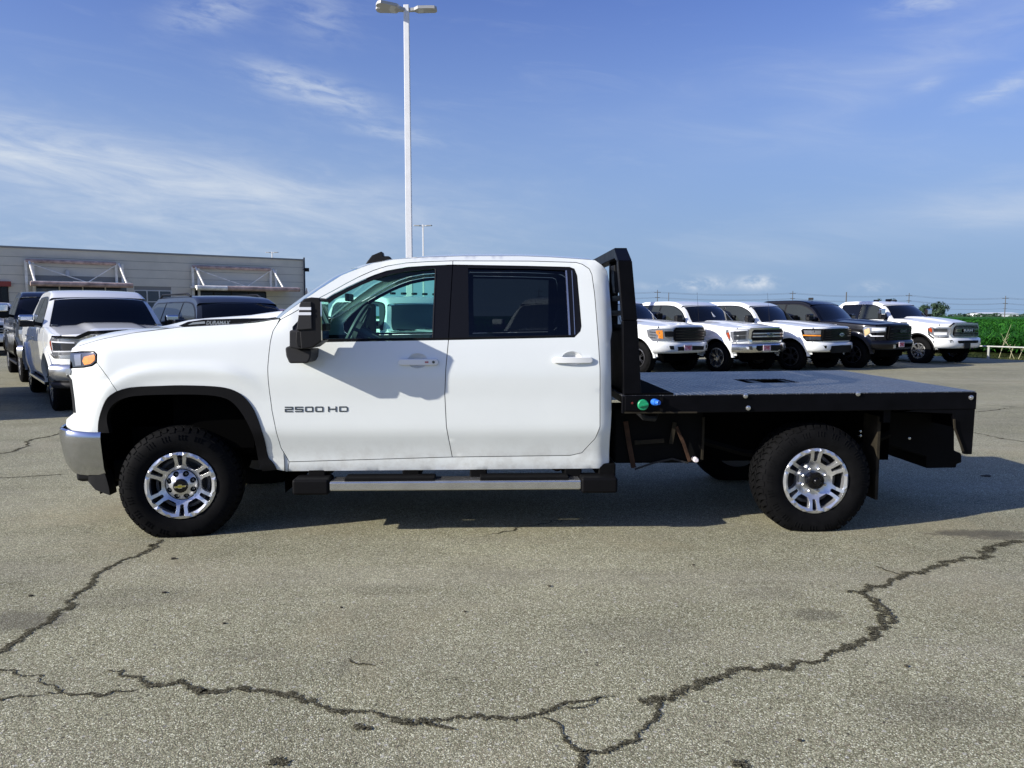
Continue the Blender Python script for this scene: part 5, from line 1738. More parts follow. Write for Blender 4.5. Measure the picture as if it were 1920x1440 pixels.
# ------------------------------------------------------------------ parked vehicles
def wheel_meshes(R0, W, rim_r, style, rim_m):
    """tyre, rim and barrel meshes; outer face at y = 0, wheel runs to y = W"""
    q = MB()
    prof = [(rim_r - .006, .05), (rim_r + .004, .02), (rim_r + .03, .004), (rim_r * .5 + R0 * .5, 0), (R0 - .045, .012), (R0 - .015, .04), (R0, .06)]
    q.lathe(prof + [(r, W - h) for r, h in reversed(prof)], 48)
    n = 40
    for i in range(n):
        a = 2 * PI * i / n
        for y0, y1, o in ((.03, .075, 0), (W - .075, W - .03, .5), (.09, W / 2 - .01, .3), (W / 2 + .01, W - .09, .8)):
            aa = a + o * 2 * PI / n
            vs = []
            for t in (aa, aa + .62 * 2 * PI / n):
                for y in (y0, y1):
                    for r in (R0 - .02, R0 + .009):
                        vs.append((r * math.cos(t), y, r * math.sin(t)))
            q.add(vs, [(1, 5, 7, 3), (0, 4, 5, 1), (2, 3, 7, 6), (0, 1, 3, 2), (4, 6, 7, 5)])
    q.v = [(x, y, max(z, -R0 + .022)) for x, y, z in q.v]
    tyre = q.mesh('tyre', M['rubber'], 30)
    holes = []
    ns, kind = style
    for k in range(ns):
        c = PI / 2 + k * 2 * PI / ns + PI / ns
        a = Vector((math.cos(c), math.sin(c))); nn = Vector((-a.y, a.x))
        if kind == 'split':                            # wide gap plus a slot in each spoke
            h = [tuple(Vector((math.cos(c + t * (PI / ns - .17)), math.sin(c + t * (PI / ns - .17)))) * rim_r * .90) for t in (-1, -.5, 0, .5, 1)]
            wi = rim_r * .13
            h += [tuple(a * rim_r * .34 + nn * wi * .8), tuple(a * rim_r * .30), tuple(a * rim_r * .34 - nn * wi * .8)]
            holes.append(h)
            c2 = c + PI / ns
            a2 = Vector((math.cos(c2), math.sin(c2))); n2 = Vector((-a2.y, a2.x))
            holes.append([tuple(a2 * rim_r * r + n2 * rim_r * o) for r, o in ((.45, -.03), (.45, .03), (.88, .075), (.88, -.075))])
        else:
            half = PI / ns - (.11 if kind == 'fine' else .17)
            h = [tuple(Vector((math.cos(c + t * half), math.sin(c + t * half))) * rim_r * .90) for t in (-1, -.5, 0, .5, 1)]
            h += [tuple(a * rim_r * .45 + nn * rim_r * .10), tuple(a * rim_r * .36), tuple(a * rim_r * .45 - nn * rim_r * .10)]
            holes.append(h)
    q = MB()
    q.panel(circle(0, 0, rim_r, 48), lambda x, z: (x, table(math.hypot(x, z) / rim_r, [(0, .030), (.3, .034), (.6, .020), (.92, .006), (1, .012)]), z), (0, 1, 0), .03, .03, .05, holes)
    q.lathe([(0, .015), (rim_r * .13, .017), (rim_r * .15, .034)], 16)
    rim = q.mesh('wheel', rim_m, 30)
    q = MB()
    q.lathe([(rim_r, .012), (rim_r * .93, .10), (rim_r * .9, W - .03)], 28); q.lathe([(0, .15), (rim_r * .9, .15)], 20)
    barrel = q.mesh('barrel', M['alloy_in'] if rim_m is not M['alloy_dark'] else M['dark'], 40)
    return tyre, rim, barrel

class Car:
    def __init__(c, name, label, cat, group, pos, heading, **kw):
        d = dict(L=5.9, W=2.02, H=1.94, wb=3.70, xa=.96, hood_f=1.20, hood_r=1.33, belt=1.30, cowl=1.95, roof_f=2.72, roof_r=4.15, cab_r=4.62, rail=1.36, body=M['white2'], R=.405, Wt=.28, rim=.25, wstyle=(6, 'split'), rim_m=M['alloy'], trim=M['plastic'], sill=.46, kind='pickup', glass=M['glass_green'], screen=M['glass_dark'], flare=.035, tumble=.30, dome=.03, glass_b=None, pillars=None, doors=True, crown=.035, bevel_r=.06, ride=0.0, hoodnarrow=0.0, ground_wheel=None)
        d.update(kw)
        for k, v in d.items(): setattr(c, k, v)
        c.hw = c.W / 2
        ang = R(heading)
        c.root = thing(name, label, cat, (0, 0, 0), ang + PI, group)
        # pos = point on the ground under the outer face of the front wheel on the +y side
        m = Matrix.Rotation(ang + PI, 3, 'Z')
        off = m @ Vector((c.xa, c.hw - .03, 0))
        c.root.location = (pos[0] - off.x, pos[1] - off.y, 0)
        c.make()
    # ---- shape functions
    def h(c, x):
        y = c.hw
        if x < .85: y -= .10 * ((.85 - x) / .55) ** 2
        if x > c.L - .35: y -= .04 * ((x - c.L + .35) / .35) ** 2
        return y
    def tuck(c, z):
        return table(z, [(.30, .09), (c.sill, .055), (.62, .012), (.72, .0), (.95, .010), (1.10, .0), (1.22, .012), (1.45, .05)])
    def ys(c, x, z):
        y = c.h(x) - c.tuck(z)
        for xa in (c.xa, c.xa + c.wb):
            rho = math.hypot((x - xa) / (c.R + .115), (z - c.R) / (c.R + .115))
            y += c.flare * (1 - sstep(1.02, 1.22, rho))
        return y
    def zs(c, x):
        """top of the lower body side"""
        xf = .34
        if x < c.cowl: return lerp(c.hood_f, c.hood_r, sstep(0, 1, (x - xf) / (c.cowl - xf)) ** .8)
        if x < c.cowl + .4: return lerp(c.hood_r, c.belt + .02, (x - c.cowl) / .4)
        if c.kind == 'pickup':
            if x < c.cab_r - .15: return c.belt + .02
            return lerp(c.belt + .02, c.rail, sstep(c.cab_r - .15, c.cab_r + .05, x))
        return c.belt + .02
    def zb(c, x):
        z = c.sill
        for xa in (c.xa, c.xa + c.wb):
            Rr = c.R + .10
            d = abs(x - xa)
            if d < Rr: z = max(z, c.R + math.sqrt(Rr * Rr - d * d) * 1.0)
        return z
    def xf(c, w):
        return .06 + .26 * abs(w) ** 4.2
    def yg(c, x, z):
        """greenhouse side"""
        t = z - c.belt
        return c.h(x) - .045 - c.tumble * t - .12 * max(0, t) ** 2
    def make(c):
        r = .055
        xs = set([.34 + i * (c.L - .34) / 46 for i in range(47)])
        for xa in (c.xa, c.xa + c.wb):
            Rr = c.R + .10
            for i in range(17):
                xs.add(xa - Rr * math.cos(PI * i / 16))
            xs.add(xa - Rr - .002); xs.add(xa + Rr + .002)
        xs = sorted(xs)
        q = MB()
        K = 12
        for sgn in (1, -1):
            vs, fs = [], []
            for x in xs:
                zb, zs = c.zb(x), c.zs(x)
                col = []
                for k in range(K):
                    z = lerp(zb, zs - r, (k / (K - 1)))
                    col.append((x, sgn * c.ys(x, z), z))
                ye = c.ys(x, zs - r)
                for k in range(1, 5):
                    a = PI / 2 * k / 4
                    col.append((x, sgn * (ye - r * (1 - math.cos(a))), zs - r + r * math.sin(a)))
                zlow = zb
                col.insert(0, (x, sgn * (c.ys(x, zb) - .14), zb + (.01 if zb > c.sill + .01 else .0)))
                vs += col
            n = K + 5
            for i in range(len(xs) - 1):
                for k in range(n - 1):
                    a = i * n + k
                    f = (a, a + n, a + n + 1, a + 1)
                    fs.append(f if sgn < 0 else f[::-1])
            q.add(vs, fs)
        # bonnet
        def ye(x): return c.ys(x, c.zs(x) - r) - r
        def bonnet(a, b2):
            w = 2 * b2 - 1
            x0 = c.xf(w); x1 = c.cowl + .10 - .20 * (1 - w * w)
            x = lerp(x0, x1, a)
            xe = lerp(.34, c.cowl + .10, a)
            z = c.zs(xe) + c.crown * (1 - w * w) + c.dome * (1 - sstep(.38, .52, abs(w))) * sstep(0.02, .3, a)
            d = x - x0
            rr = .05
            if d < rr: z -= rr * (1 - math.sqrt(max(0, 1 - (1 - d / rr) ** 2)))
            return (x, w * ye(xe), z)
        q.grid(lambda a, b2: bonnet(a ** 1.6, b2), 20, 36, False)
        # nose
        zt = c.zs(.34) - .05
        c.nose_z = (.62, zt)
        def nose(a, b2):
            w = 2 * b2 - 1
            z = lerp(.55, zt + (c.crown * (1 - w * w)), a)
            rake = .05 * (1 - a) * 0
            t = a
            return (c.xf(w) + .0, w * min(c.ys(.34, min(z, zt)), ye(.34) + (r if z < zt else r)), z)
        q.grid(nose, 8, 36, True)
        # greenhouse side panels
        body_gh = [(c.cowl - .02, c.belt - .03), (c.cowl + .10, c.belt + .06), (lerp(c.cowl, c.roof_f, .5), lerp(c.belt, c.H, .56)), (c.roof_f - .08, c.H - .13), (c.roof_f + .12, c.H - c.bevel_r - .02), (c.roof_f + .45, c.H - c.bevel_r), (c.roof_r - .3, c.H - c.bevel_r - .005), (c.roof_r + .02, c.H - c.bevel_r - .03), (lerp(c.roof_r, c.cab_r, .5) + .03, lerp(c.H, c.belt, .42)), (c.cab_r, c.belt - .03)]
        c.gh = smooth_poly(body_gh, (0, 9), 4)
        for sgn in (1, -1):
            q.panel(c.gh, lambda x, z: (x, sgn * c.yg(x, z), z), (0, -sgn, 0), .03, .08, .12)
        # roof with rolled edges
        top = [p for p in c.gh if p[1] > c.belt + .0]
        top = sorted([p for p in top if p[1] >= c.H - c.bevel_r - .16], key=lambda p: p[0])
        xr0, xr1 = top[0][0], top[-1][0]
        def zr(x): return table(x, top)
        def roof(a, b2):
            w = 2 * b2 - 1
            x = lerp(xr0, xr1, a)
            ze = zr(x)
            yb = c.yg(x, ze)
            bulge = -.10 * (1 - w * w) * (1 - sstep(0, .3, a))
            aw = abs(w)
            kk = .86
            if aw > kk:
                t = (aw - kk) / (1 - kk) * PI / 2
                y = yb - c.bevel_r * (1 - math.sin(t)); z = ze + c.bevel_r * math.cos(t)
            else:
                y = (yb - c.bevel_r) * aw / kk; z = ze + c.bevel_r + .018 * (1 - (aw / kk) ** 2)
            return (x + bulge, math.copysign(y, w), z)
        q.grid(roof, 20, 40, False)
        # windscreen surround: from the cowl up to the roof edge
        ed = [p for p in c.gh if p[0] <= xr0 + 1e-6 and p[1] > c.belt + .0]
        ed = sorted(ed, key=lambda p: p[1])
        c.ed = ed
        def scr(a, b2, off=0.0, wk=1.0):
            w = (2 * b2 - 1)
            z = lerp(ed[0][1] - .06, ed[-1][1] + (0.0), a)
            x = table(z, [(p[1], p[0]) for p in ed])
            if z < ed[0][1]: x = ed[0][0] - .10 * (ed[0][1] - z) / .06
            y = c.yg(x, z)
            bl = -.20 * (1 - a) - .10 * a
            zz = z + (c.bevel_r + .012) * (1 - w * w) ** .5 * max(0, (a - .25) / .75) ** 1.6
            dirn = Vector((-.6, 0, .55)).normalized() * off
            return (x + bl * (1 - w * w) + dirn.x, w * y * wk, zz + dirn.z)
        c.scr = scr
        q.grid(lambda a, b2: scr(a, b2), 12, 24, True)
        # rear of the cab / tail
        bk = sorted([p for p in c.gh if p[0] >= xr1 - 1e-6], key=lambda p: p[1])
        def back(a, b2, off=0.0):
            w = 2 * b2 - 1
            z = lerp(bk[0][1], bk[-1][1], a)
            x = table(z, [(p[1], p[0]) for p in bk])
            zz = z + (c.bevel_r + .012) * (1 - w * w) ** .5 * sstep(.85, 1, a)
            return (x + .05 * (1 - w * w) + off, w * c.yg(x, z), zz)
        q.grid(lambda a, b2: back(a, b2), 8, 16, False)
        q.grid(lambda a, b2: (c.L, lerp(-1, 1, b2) * c.ys(c.L, lerp(.5, c.zs(c.L) - r, a)), lerp(.5, c.zs(c.L), a)), 4, 4, False)
        if c.kind != 'pickup':
            q.grid(lambda a, b2: (lerp(c.cab_r - .1, c.L, a), lerp(-1, 1, b2) * ye(lerp(c.cab_r - .1, c.L, a)), c.zs(c.L)), 2, 4, False)
        # shelf under the glasshouse so nothing is open
        q.grid(lambda a, b2: (lerp(c.cowl - .1, c.cab_r + .05, a), lerp(-1, 1, b2) * (ye(lerp(c.cowl, c.cab_r, a)) + .01), c.belt - .005), 8, 2, False)
        if c.kind == 'pickup':
            for s in (1, -1):
                q.grid(lambda a, b2: (lerp(c.cab_r, c.L, a), s * (ye(lerp(c.cab_r, c.L, a)) + .002 - .10 * b2), c.zs(lerp(c.cab_r + .1, c.L, a)) - .001), 6, 1, s > 0)
                q.grid(lambda a, b2: (lerp(c.cab_r, c.L, a), s * (ye(lerp(c.cab_r, c.L, a)) - .098), c.zs(lerp(c.cab_r + .1, c.L, a)) - .5 * b2), 6, 1, s < 0)
        c.bodyo = q.build('body', c.body, c.root, 30)
        if c.kind == 'pickup':
            q = MB(); q.box(c.cab_r - .02, c.L - .03, -.86, .86, .85, .90); q.box(c.L - .07, c.L - .01, -.8, .8, .6, c.rail - .02); q.build('load_bed', M['trim_black'], c.root)
        # dark underside and wheel wells
        q = MB(); q.box(.42, c.L - .25, -(c.hw - .36), c.hw - .36, .36, 1.02); q.box(.30, .9, -.62, .62, .34, 1.0); q.build('underbody', M['dark'], c.root)
        # glass
        q = MB()
        q.grid(lambda a, b2: c.scr(lerp(.10, .97, a), lerp(.05, .95, b2), .008), 12, 24, True)
        q.build('windscreen', c.screen, c.root, 40)
        q = MB()
        q.grid(lambda a, b2: back(lerp(.25, .88, a), lerp(.12, .88, b2), .008), 6, 12, False)
        q.build('rear_screen', c.glass, c.root, 40)
        q = MB(); q.grid(lambda a, b2: (c.scr(.07, b2, .012)[0] - .16 * (1 - a), c.scr(.07, b2)[1] * .97, c.scr(.07, b2, .012)[2] - .01 - .025 * (1 - a)), 2, 16, True); q.build('cowl', M['plastic'], c.root)
        for i in (0, 1):
            q = MB(); p0 = Vector(c.scr(.05, .30 + .36 * i, .03)); p1 = Vector(c.scr(.11, .60 + .32 * i, .03)); q.bar(p0, p1, .02, .02); q.build('wiper', M['plastic'], c.root)
        c.side_glass()
        c.sides()
        c.wheels()
    def side_glass(c):
        wx = c.pillars or [(lerp(c.cowl, c.roof_f, .30), 3.27), (3.33, c.roof_r - .02)]
        inner = inset_poly(c.gh, .075)
        zb = c.belt + .035
        for i, (x0, x1) in enumerate(wx):
            poly = [p for p in inner]
            poly = clip(poly, 0, x0, 1); poly = clip(poly, 0, x1, -1); poly = clip(poly, 1, zb, 1)
            if len(poly) < 3: continue
            gm = c.glass if i == 0 or c.glass_b is None else c.glass_b
            for s in (1, -1):
                q = MB(); q.panel(inset_poly(poly, -.028), lambda x, z: (x, s * (c.yg(x, z) + .003), z), (0, -s, 0), .01, .08, .2)
                t = q.build('window_trim', M['trim_black'], c.root, 40)
                q = MB(); q.panel(poly, lambda x, z: (x, s * (c.yg(x, z) + .007), z), (0, -s, 0), .01, .08, .2)
                q.build('window', gm, t, 40)
    def sides(c):
        # doors as panels standing just proud of the body, each with a handle
        if c.doors:
            dz = c.sill + .06
            a1 = c.xa + c.R + .14
            d = [(max(a1 - .02, c.cowl - .42), 3.29), (3.305, min(c.cab_r - .12, c.xa + c.wb - .20))]
            for x0, x1 in d:
                z1 = c.belt - .015
                if x1 < c.xa + c.wb - c.R - .15 or True:
                    xr = min(x1, c.xa + c.wb - c.R - .13)
                    poly = [(x0 + .04, z1), (x0, .95), (x0 + .02, dz + .05), (x0 + .07, dz), (xr - .04, dz), (xr, dz + .12), (x1, .95), (x1, z1)] if xr < x1 else [(x0, z1), (x0, dz), (x1, dz), (x1, z1)]
                for s in (1, -1):
                    q = MB(); q.panel(poly, lambda x, z: (x, s * (c.ys(x, z) + .006), z), (0, -s, 0), .012, .08, .12)
                    dr = q.build('door', c.body, c.root, 40)
                    xh = x1 - .22
                    q = MB(); q.box(xh - .10, xh + .10, *sorted((s * (c.ys(xh, 1.12) + .004), s * (c.ys(xh, 1.12) + .04))), 1.125, 1.16)
                    q.build('handle', getattr(c, 'handle_m', c.body), dr, bevel=.008)
        for s in (1, -1):
            for xa in (c.xa, c.xa + c.wb):
                R1 = c.R + .10
                ang = [PI * i / 16 for i in range(17)]
                wtr = getattr(c, 'arch_w', .045)
                poly = [(xa + (R1 - .012) * math.cos(t), c.R + (R1 - .012) * math.sin(t)) for t in ang] + [(xa + (R1 + wtr) * math.cos(t), c.R + (R1 + wtr) * math.sin(t)) for t in reversed(ang)]
                q = MB(); q.panel(poly, lambda x, z: (x, s * (c.ys(x, max(z, c.sill)) + getattr(c, 'arch_out', .008)), z), (0, -s, 0), .06, .06, .2)
                q.build('wheel_arch_trim', getattr(c, 'arch_m', c.body), c.root, 40)
            x0, x1 = c.xa + c.R + .12, c.xa + c.wb - c.R - .12
            q = MB(); y0 = c.ys(2.5, .45); q.box(x0, x1, *sorted((s * (y0 - .1), s * (y0 + .06))), .36, .42)
            q.build('running_board', getattr(c, 'step_m', M['plastic']), c.root, bevel=.015)
    def wheels(c):
        key = (c.R, c.Wt, c.rim, c.wstyle, c.rim_m.name)
        if key not in _wm: _wm[key] = wheel_meshes(c.R, c.Wt, c.rim, c.wstyle, c.rim_m)
        tyre, rim, barrel = _wm[key]
        for xa in (c.xa, c.xa + c.wb):
            for s in (1, -1):
                w = part('wheel', rim, c.root, (xa, s * (c.hw - .025), c.R - .022), (0, 0, PI if s > 0 else 0))
                part('tyre', tyre, w); part('barrel', barrel, w)
    # ---- pieces laid on the front: (q, z) with q the distance from the centre line, running round the corner
    def front(c, q, z, out):
        yw = c.ys(.34, min(z, c.zs(.34) - .055))
        a = abs(q)
        if a <= yw:
            w = q / yw
            return (c.xf(w) - out, q, z)
        x = .34 + (a - yw)
        return (x, math.copysign(c.ys(x, z) + out, q), z)
    def fp(c, name, poly, m, out, parent=None, both=True, thick=.03, step=.05, label=None, bevel=0):
        o = []
        for s in ((1, -1) if both else (1,)):
            q = MB()
            inn = Vector((1, -.35 * s if both else 0, 0)).normalized()
            q.panel([(s * a, b2) for a, b2 in poly], lambda u, v: c.front(u, v, out), inn, thick, step, step * 1.5)
            ob = q.build(name, m, (parent if not isinstance(parent, list) else parent[len(o)]) or c.root, 40, bevel=bevel)
            if label: ob['label'] = label
            o.append(ob)
        return o
    def bumper(c, z0, z1, m, out=.09, xend=None, name='bumper'):
        """rounded bar carried round the nose to the wheel arch"""
        xend = xend or c.xa - c.R - .115
        pts = []
        n = 14
        for i in range(n + 1):
            w = i / n
            pts.append((c.xf(w) , w * c.ys(.34, .6)))
        x = .40
        while x < xend - .01:
            pts.append((x, c.ys(x, .62) + .0)); x += .07
        pts.append((xend, c.ys(xend, .62)))
        half = pts
        path = [(x, -y) for x, y in reversed(half)] + half[1:]
        N = len(path)
        hgt = z1 - z0
        prof = [(-.06, 0), (.3, .0), (.75, .12), (1.0, .35), (1.0, .70), (.82, .92), (.4, 1.0), (-.06, 1.0)]
        P = [Vector(p) for p in path]
        q = MB(); vs, fs = [], []
        for i, p in enumerate(P):
            d = (P[min(i + 1, N - 1)] - P[max(i - 1, 0)]).normalized()
            nn = Vector((-d.y, d.x))
            if nn.x > 0 and abs(p.y) < .5: nn = -nn
            if nn.dot(Vector((p.x - 1.5, p.y))) < 0: nn = -nn
            o = out * (.35 + .65 * (1 - sstep(.40, .75, p.x)))
            for k, t in prof:
                e = p + nn * (o * k)
                vs.append((e.x, e.y, z0 + hgt * t))
        k = len(prof)
        for i in range(N - 1):
            for j in range(k - 1):
                a = i * k + j
                fs.append((a, a + k, a + k + 1, a + 1))
        q.add(vs, fs)
        c.bump_out = out
        return q.build(name, m, c.root, 50)
    def plate(c, y, z, m=None, out=.105, w=.30, h=.155):
        q = MB()
        x = c.front(y, z, out)[0]
        q.box(x - .012, x, y - w / 2, y + w / 2, z - h / 2, z + h / 2)
        p = q.build('number_plate', M['plate'], c.root, bevel=.004)
        me = fit_text('COVERT', p, y - w * .44, y + w * .44, z - h * .34, z + h * .34, 0, M['red'], .035, .002)
        me.location = (x - .015, y, z)
        me.rotation_euler = (PI / 2, 0, -PI / 2)
        b2 = MB()
        for zz in (z - h * .44, z + h * .44):
            b2.box(x - .0145, x - .010, y - w * .46, y + w * .46, zz - .004, zz + .004)
        b2.build('border', M['pink'], p)
        return p
    def emblem_text(c, txt, y, z, w, h, out, m, shear=0.0, bold=.02, parent=None, name='lettering'):
        ob = fit_text(txt, parent or c.root, y - w / 2, y + w / 2, z - h / 2, z + h / 2, 0, m, bold, .006, shear=shear)
        ob.location = (c.front(y, z, out)[0], y, z)
        ob.rotation_euler = (PI / 2, 0, -PI / 2)
        return ob
    def oval(c, y, z, rw, rh, out, ring_m, in_m, parent=None):
        x = c.front(y, z, out)[0]
        q = MB(); q.panel([(rw * math.cos(2 * PI * i / 28) + y, rh * math.sin(2 * PI * i / 28) + z) for i in range(28)], lambda a, b2: (x, a, b2), (1, 0, 0), .02, .2)
        e = q.build('badge', ring_m, parent or c.root, 40)
        q = MB(); q.panel([(rw * .88 * math.cos(2 * PI * i / 28) + y, rh * .84 * math.sin(2 * PI * i / 28) + z) for i in range(28)], lambda a, b2: (x - .004, a, b2), (1, 0, 0), .003, .2)
        return e, q.build('badge_face', in_m, parent or c.root, 40), x
    def mirror(c, m, tow=False, x=None):
        x = x or c.cowl + .32
        for s in (1, -1):
            y = c.yg(x, c.belt + .05)
            q = MB(); q.bar((x, s * (y - .02), c.belt + .06), (x - .05, s * (y + .16), c.belt + .10), .10, .06)
            a = q.build('mirror', M['plastic'], c.root, bevel=.01)
            hh, ww = (.34, .22) if tow else (.20, .24)
            q = MB(); q.box(x - .13, x + .01, *sorted((s * (y + .10), s * (y + .10 + ww))), c.belt + .03, c.belt + .03 + hh)
            q.build('housing', M['plastic'], a, bevel=.035, seg=3)
            q = MB(); q.box(x - .139, x - .02, *sorted((s * (y + .108), s * (y + .104 + ww))), c.belt + .03 + hh * .42, c.belt + .036 + hh)
            q.build('mirror_cap', m, a, bevel=.035, seg=3)
            q = MB(); q.box(x + .008, x + .014, *sorted((s * (y + .12), s * (y + .08 + ww))), c.belt + .05, c.belt + .01 + hh); q.build('mirror_glass', M['mirror'], a)

def clip(poly, ax, val, sg):
    out = []
    n = len(poly)
    for i in range(n):
        a, b2 = poly[i], poly[(i + 1) % n]
        da, db2 = (a[ax] - val) * sg, (b2[ax] - val) * sg
        if da >= 0: out.append(a)
        if (da >= 0) != (db2 >= 0):
            t = da / (da - db2)
            out.append((lerp(a[0], b2[0], t), lerp(a[1], b2[1], t)))
    return out
_wm = {}
def gp(u, v):
    p = ground_at(u, v); return (p.x, p.y)
HDG = 291
ROW = 'pickup trucks parked in a row across the lot'

# 1 white truck with an all black grille and an orange side lamp, nearest the flatbed
c = Car('pickup_truck', 'white pickup truck with plain black grille, half hidden behind the headache rack', 'pickup truck', ROW, gp(1195, 700), 307, R=.43, ride=.05, rim_m=M['alloy_dark'], glass=M['glass_dark'], H=2.0, hood_f=1.25, hood_r=1.37, belt=1.36, rail=1.42)
g1 = c.fp('grille', [(0, .86), (.56, .86), (.60, .92), (.60, 1.15), (.54, 1.22), (0, 1.22)], M['grille'], .05)
for z in (.93, 1.0, 1.07, 1.14): c.fp('grille_bar', [(0, z - .012), (.56, z - .012), (.56, z + .012), (0, z + .012)], M['gloss_black'], .064, g1, thick=.02)
hl = c.fp('headlight', [(.62, .88), (1.02, .86), (1.16, .98), (1.20, 1.16), (1.05, 1.19), (.60, 1.19)], M['lens'], .012, thick=.03)
c.fp('headlight_bezel', [(.60, .98), (.80, .98), (.82, 1.12), (.60, 1.12)], M['plastic'], .04, hl, thick=.03)
c.fp('side_lamp', [(.83, .93), (.91, .94), (.93, 1.14), (.85, 1.15)], M['amber'], .022, hl, thick=.02)
for z in (.94, 1.01, 1.08): c.fp('lamp_rib', [(.95, z), (1.10, z + .01), (1.11, z + .03), (.95, z + .02)], M['lens_dark'], .018, hl, thick=.01)
c.bumper(.56, .83, c.body)
c.fp('bumper_grille', [(0, .62), (.50, .62), (.52, .72), (0, .74)], M['grille'], .098, thick=.02)
c.fp('fog_lamp', [(.62, .65), (.90, .66), (.88, .755), (.64, .75)], M['plastic'], .098, thick=.02)
c.fp('fog_lens', [(.80, .68), (.87, .68), (.86, .74), (.80, .74)], M['lens_white'], .104, thick=.01)
c.plate(.16, .69)
c.mirror(M['plastic'])
q = MB(); p = c.scr(.25, .62, .012); q.panel([(0, 0), (.13, .0), (.13, .2), (0, .2)], lambda a, b2: c.scr(.3 + b2 * 1.5, .60 + a * .5, .012), (1, 0, -1), .003, .1); q.build('window_sticker', M['paper'], c.root)

# 2 white truck with a chrome grille of two bars
c2 = c = Car('pickup_truck', 'white pickup truck with chrome twin bar grille, chrome bumper and chrome spoked wheels', 'pickup truck', ROW, gp(1342, 697), 303, rim=.265, R=.41, rim_m=M['chrome_soft'], wstyle=(6, 'split'), glass=M['glass_green'], handle_m=M['chrome_soft'])
g1 = c.fp('grille_surround', [(0, .82), (.66, .82), (.72, .90), (.70, 1.16), (.64, 1.20), (0, 1.20)], M['chrome'], .045, bevel=.008)
c.fp('grille', [(0, .86), (.60, .86), (.64, .92), (.62, 1.10), (.57, 1.155), (0, 1.155)], M['grille'], .058, g1, thick=.03)
for z in (.97, 1.05): c.fp('grille_bar', [(0, z - .020), (.62, z - .020), (.62, z + .020), (0, z + .020)], M['chrome_soft'], .075, g1, thick=.02, bevel=.004)
e, f, x = c.oval(0, 1.01, .115, .05, .10, M['chrome'], M['ford_blue'], g1[0])
t = c.emblem_text('Ford', 0, 1.01, .15, .055, .106, M['chrome'], .3, .01, g1[0]); t.location.x = x - .006
hl = c.fp('headlight', [(.72, .86), (1.02, .80), (1.10, .86), (1.20, 1.06), (1.18, 1.15), (1.02, 1.17), (.70, 1.17)], M['lens'], .012, thick=.03)
c.fp('lamp_unit', [(.76, .90), (.95, .88), (.96, .98), (.76, 1.00)], M['lens_dark'], .024, hl, thick=.02)
c.fp('lamp_unit', [(.76, 1.02), (.96, 1.00), (.97, 1.11), (.76, 1.12)], M['lens_dark'], .024, hl, thick=.02)
c.fp('light_bar', [(.98, .83), (1.03, .83), (1.06, 1.10), (.72, 1.13), (.72, 1.16), (1.10, 1.15), (1.10, 1.10)], M['lens_white'], .026, hl, thick=.02)
c.fp('turn_signal', [(1.07, .90), (1.11, .93), (1.17, 1.06), (1.10, 1.08)], M['red_amber'], .022, hl, thick=.02)
c.bumper(.54, .79, M['chrome_soft'], .10)
c.fp('bumper_grille', [(0, .59), (.46, .59), (.54, .64), (.52, .73), (0, .74)], M['grille'], .108, thick=.02)
fl = c.fp('fog_lamp', [(.64, .62), (.92, .63), (.90, .72), (.66, .72)], M['lens_dark'], .108, thick=.02)
c.fp('fog_lens', [(.74, .64), (.86, .64), (.86, .70), (.74, .70)], M['lens_white'], .114, fl, thick=.01)
c.fp('skid_bar', [(0, .555), (.30, .555), (.38, .60), (.34, .61), (.28, .575), (0, .575)], M['chrome_soft'], .125, thick=.02)
c.plate(.17, .67, out=.12)
c.mirror(M['plastic'])
q = MB(); p = Vector((c.cowl - .25, c.ys(c.cowl - .25, 1.2) - .12, c.zs(c.cowl - .25))); q.tube([p, p + Vector((.05, 0, .42)), p + Vector((.10, 0, .85))], [.006, .004, .003], 5); q.build('aerial', M['plastic'], c.root)
q = MB(); q.panel([(0, 0), (.05, .2), (.1, 0)], lambda a, b2: c.scr(.45 + b2 * 1.2, .44 + a * .5, .012), (1, 0, -1), .003, .1); q.build('window_sticker', M['paper'], c.root)

# 3 white truck with black grille and an oval badge
c = Car('pickup_truck', 'white pickup truck with black grille and silver oval badge beside the black truck', 'pickup truck', ROW, gp(1480, 694), 308, rim=.265, R=.41, rim_m=M['alloy_dark'], wstyle=(6, 'split'), glass=M['glass_green'])
g1 = c.fp('grille', [(0, .83), (.72, .83), (.74, .90), (.72, 1.16), (0, 1.17)], M['grille'], .04)
for z in (.90, .96, 1.02, 1.08, 1.13): c.fp('grille_bar', [(0, z - .010), (.68, z - .010), (.68, z + .010), (0, z + .010)], M['gloss_black'], .052, g1, thick=.02)
e, f, x = c.oval(0, 1.00, .13, .055, .07, M['chrome'], M['alloy'], g1[0])
t = c.emblem_text('Ford', 0, 1.00, .17, .06, .076, M['ford_blue'], .3, .01, g1[0]); t.location.x = x - .006
hl = c.fp('headlight', [(.70, .82), (1.04, .82), (1.12, .90), (1.19, 1.12), (1.14, 1.17), (.68, 1.16)], M['gloss_black'], .014, thick=.03)
c.fp('lamp_unit', [(.78, .86), (1.03, .86), (1.08, .94), (.78, .95)], M['lens_dark'], .022, hl, thick=.02)
c.fp('lamp_unit', [(.78, 1.01), (1.09, 1.01), (1.12, 1.12), (.78, 1.12)], M['lens'], .022, hl, thick=.02)
c.fp('side_lamp', [(.78, .960), (1.13, .970), (1.13, 1.000), (.78, .995)], M['amber'], .027, hl, thick=.02)
c.bumper(.53, .79, c.body)
c.fp('bumper_grille', [(0, .50), (.50, .50), (.56, .56), (.52, .70), (0, .71)], M['grille'], .10, thick=.02)
c.fp('fog_lamp', [(.68, .63), (.93, .63), (.92, .71), (.68, .71)], M['gloss_black'], .098, thick=.02)
c.mirror(M['plastic'])
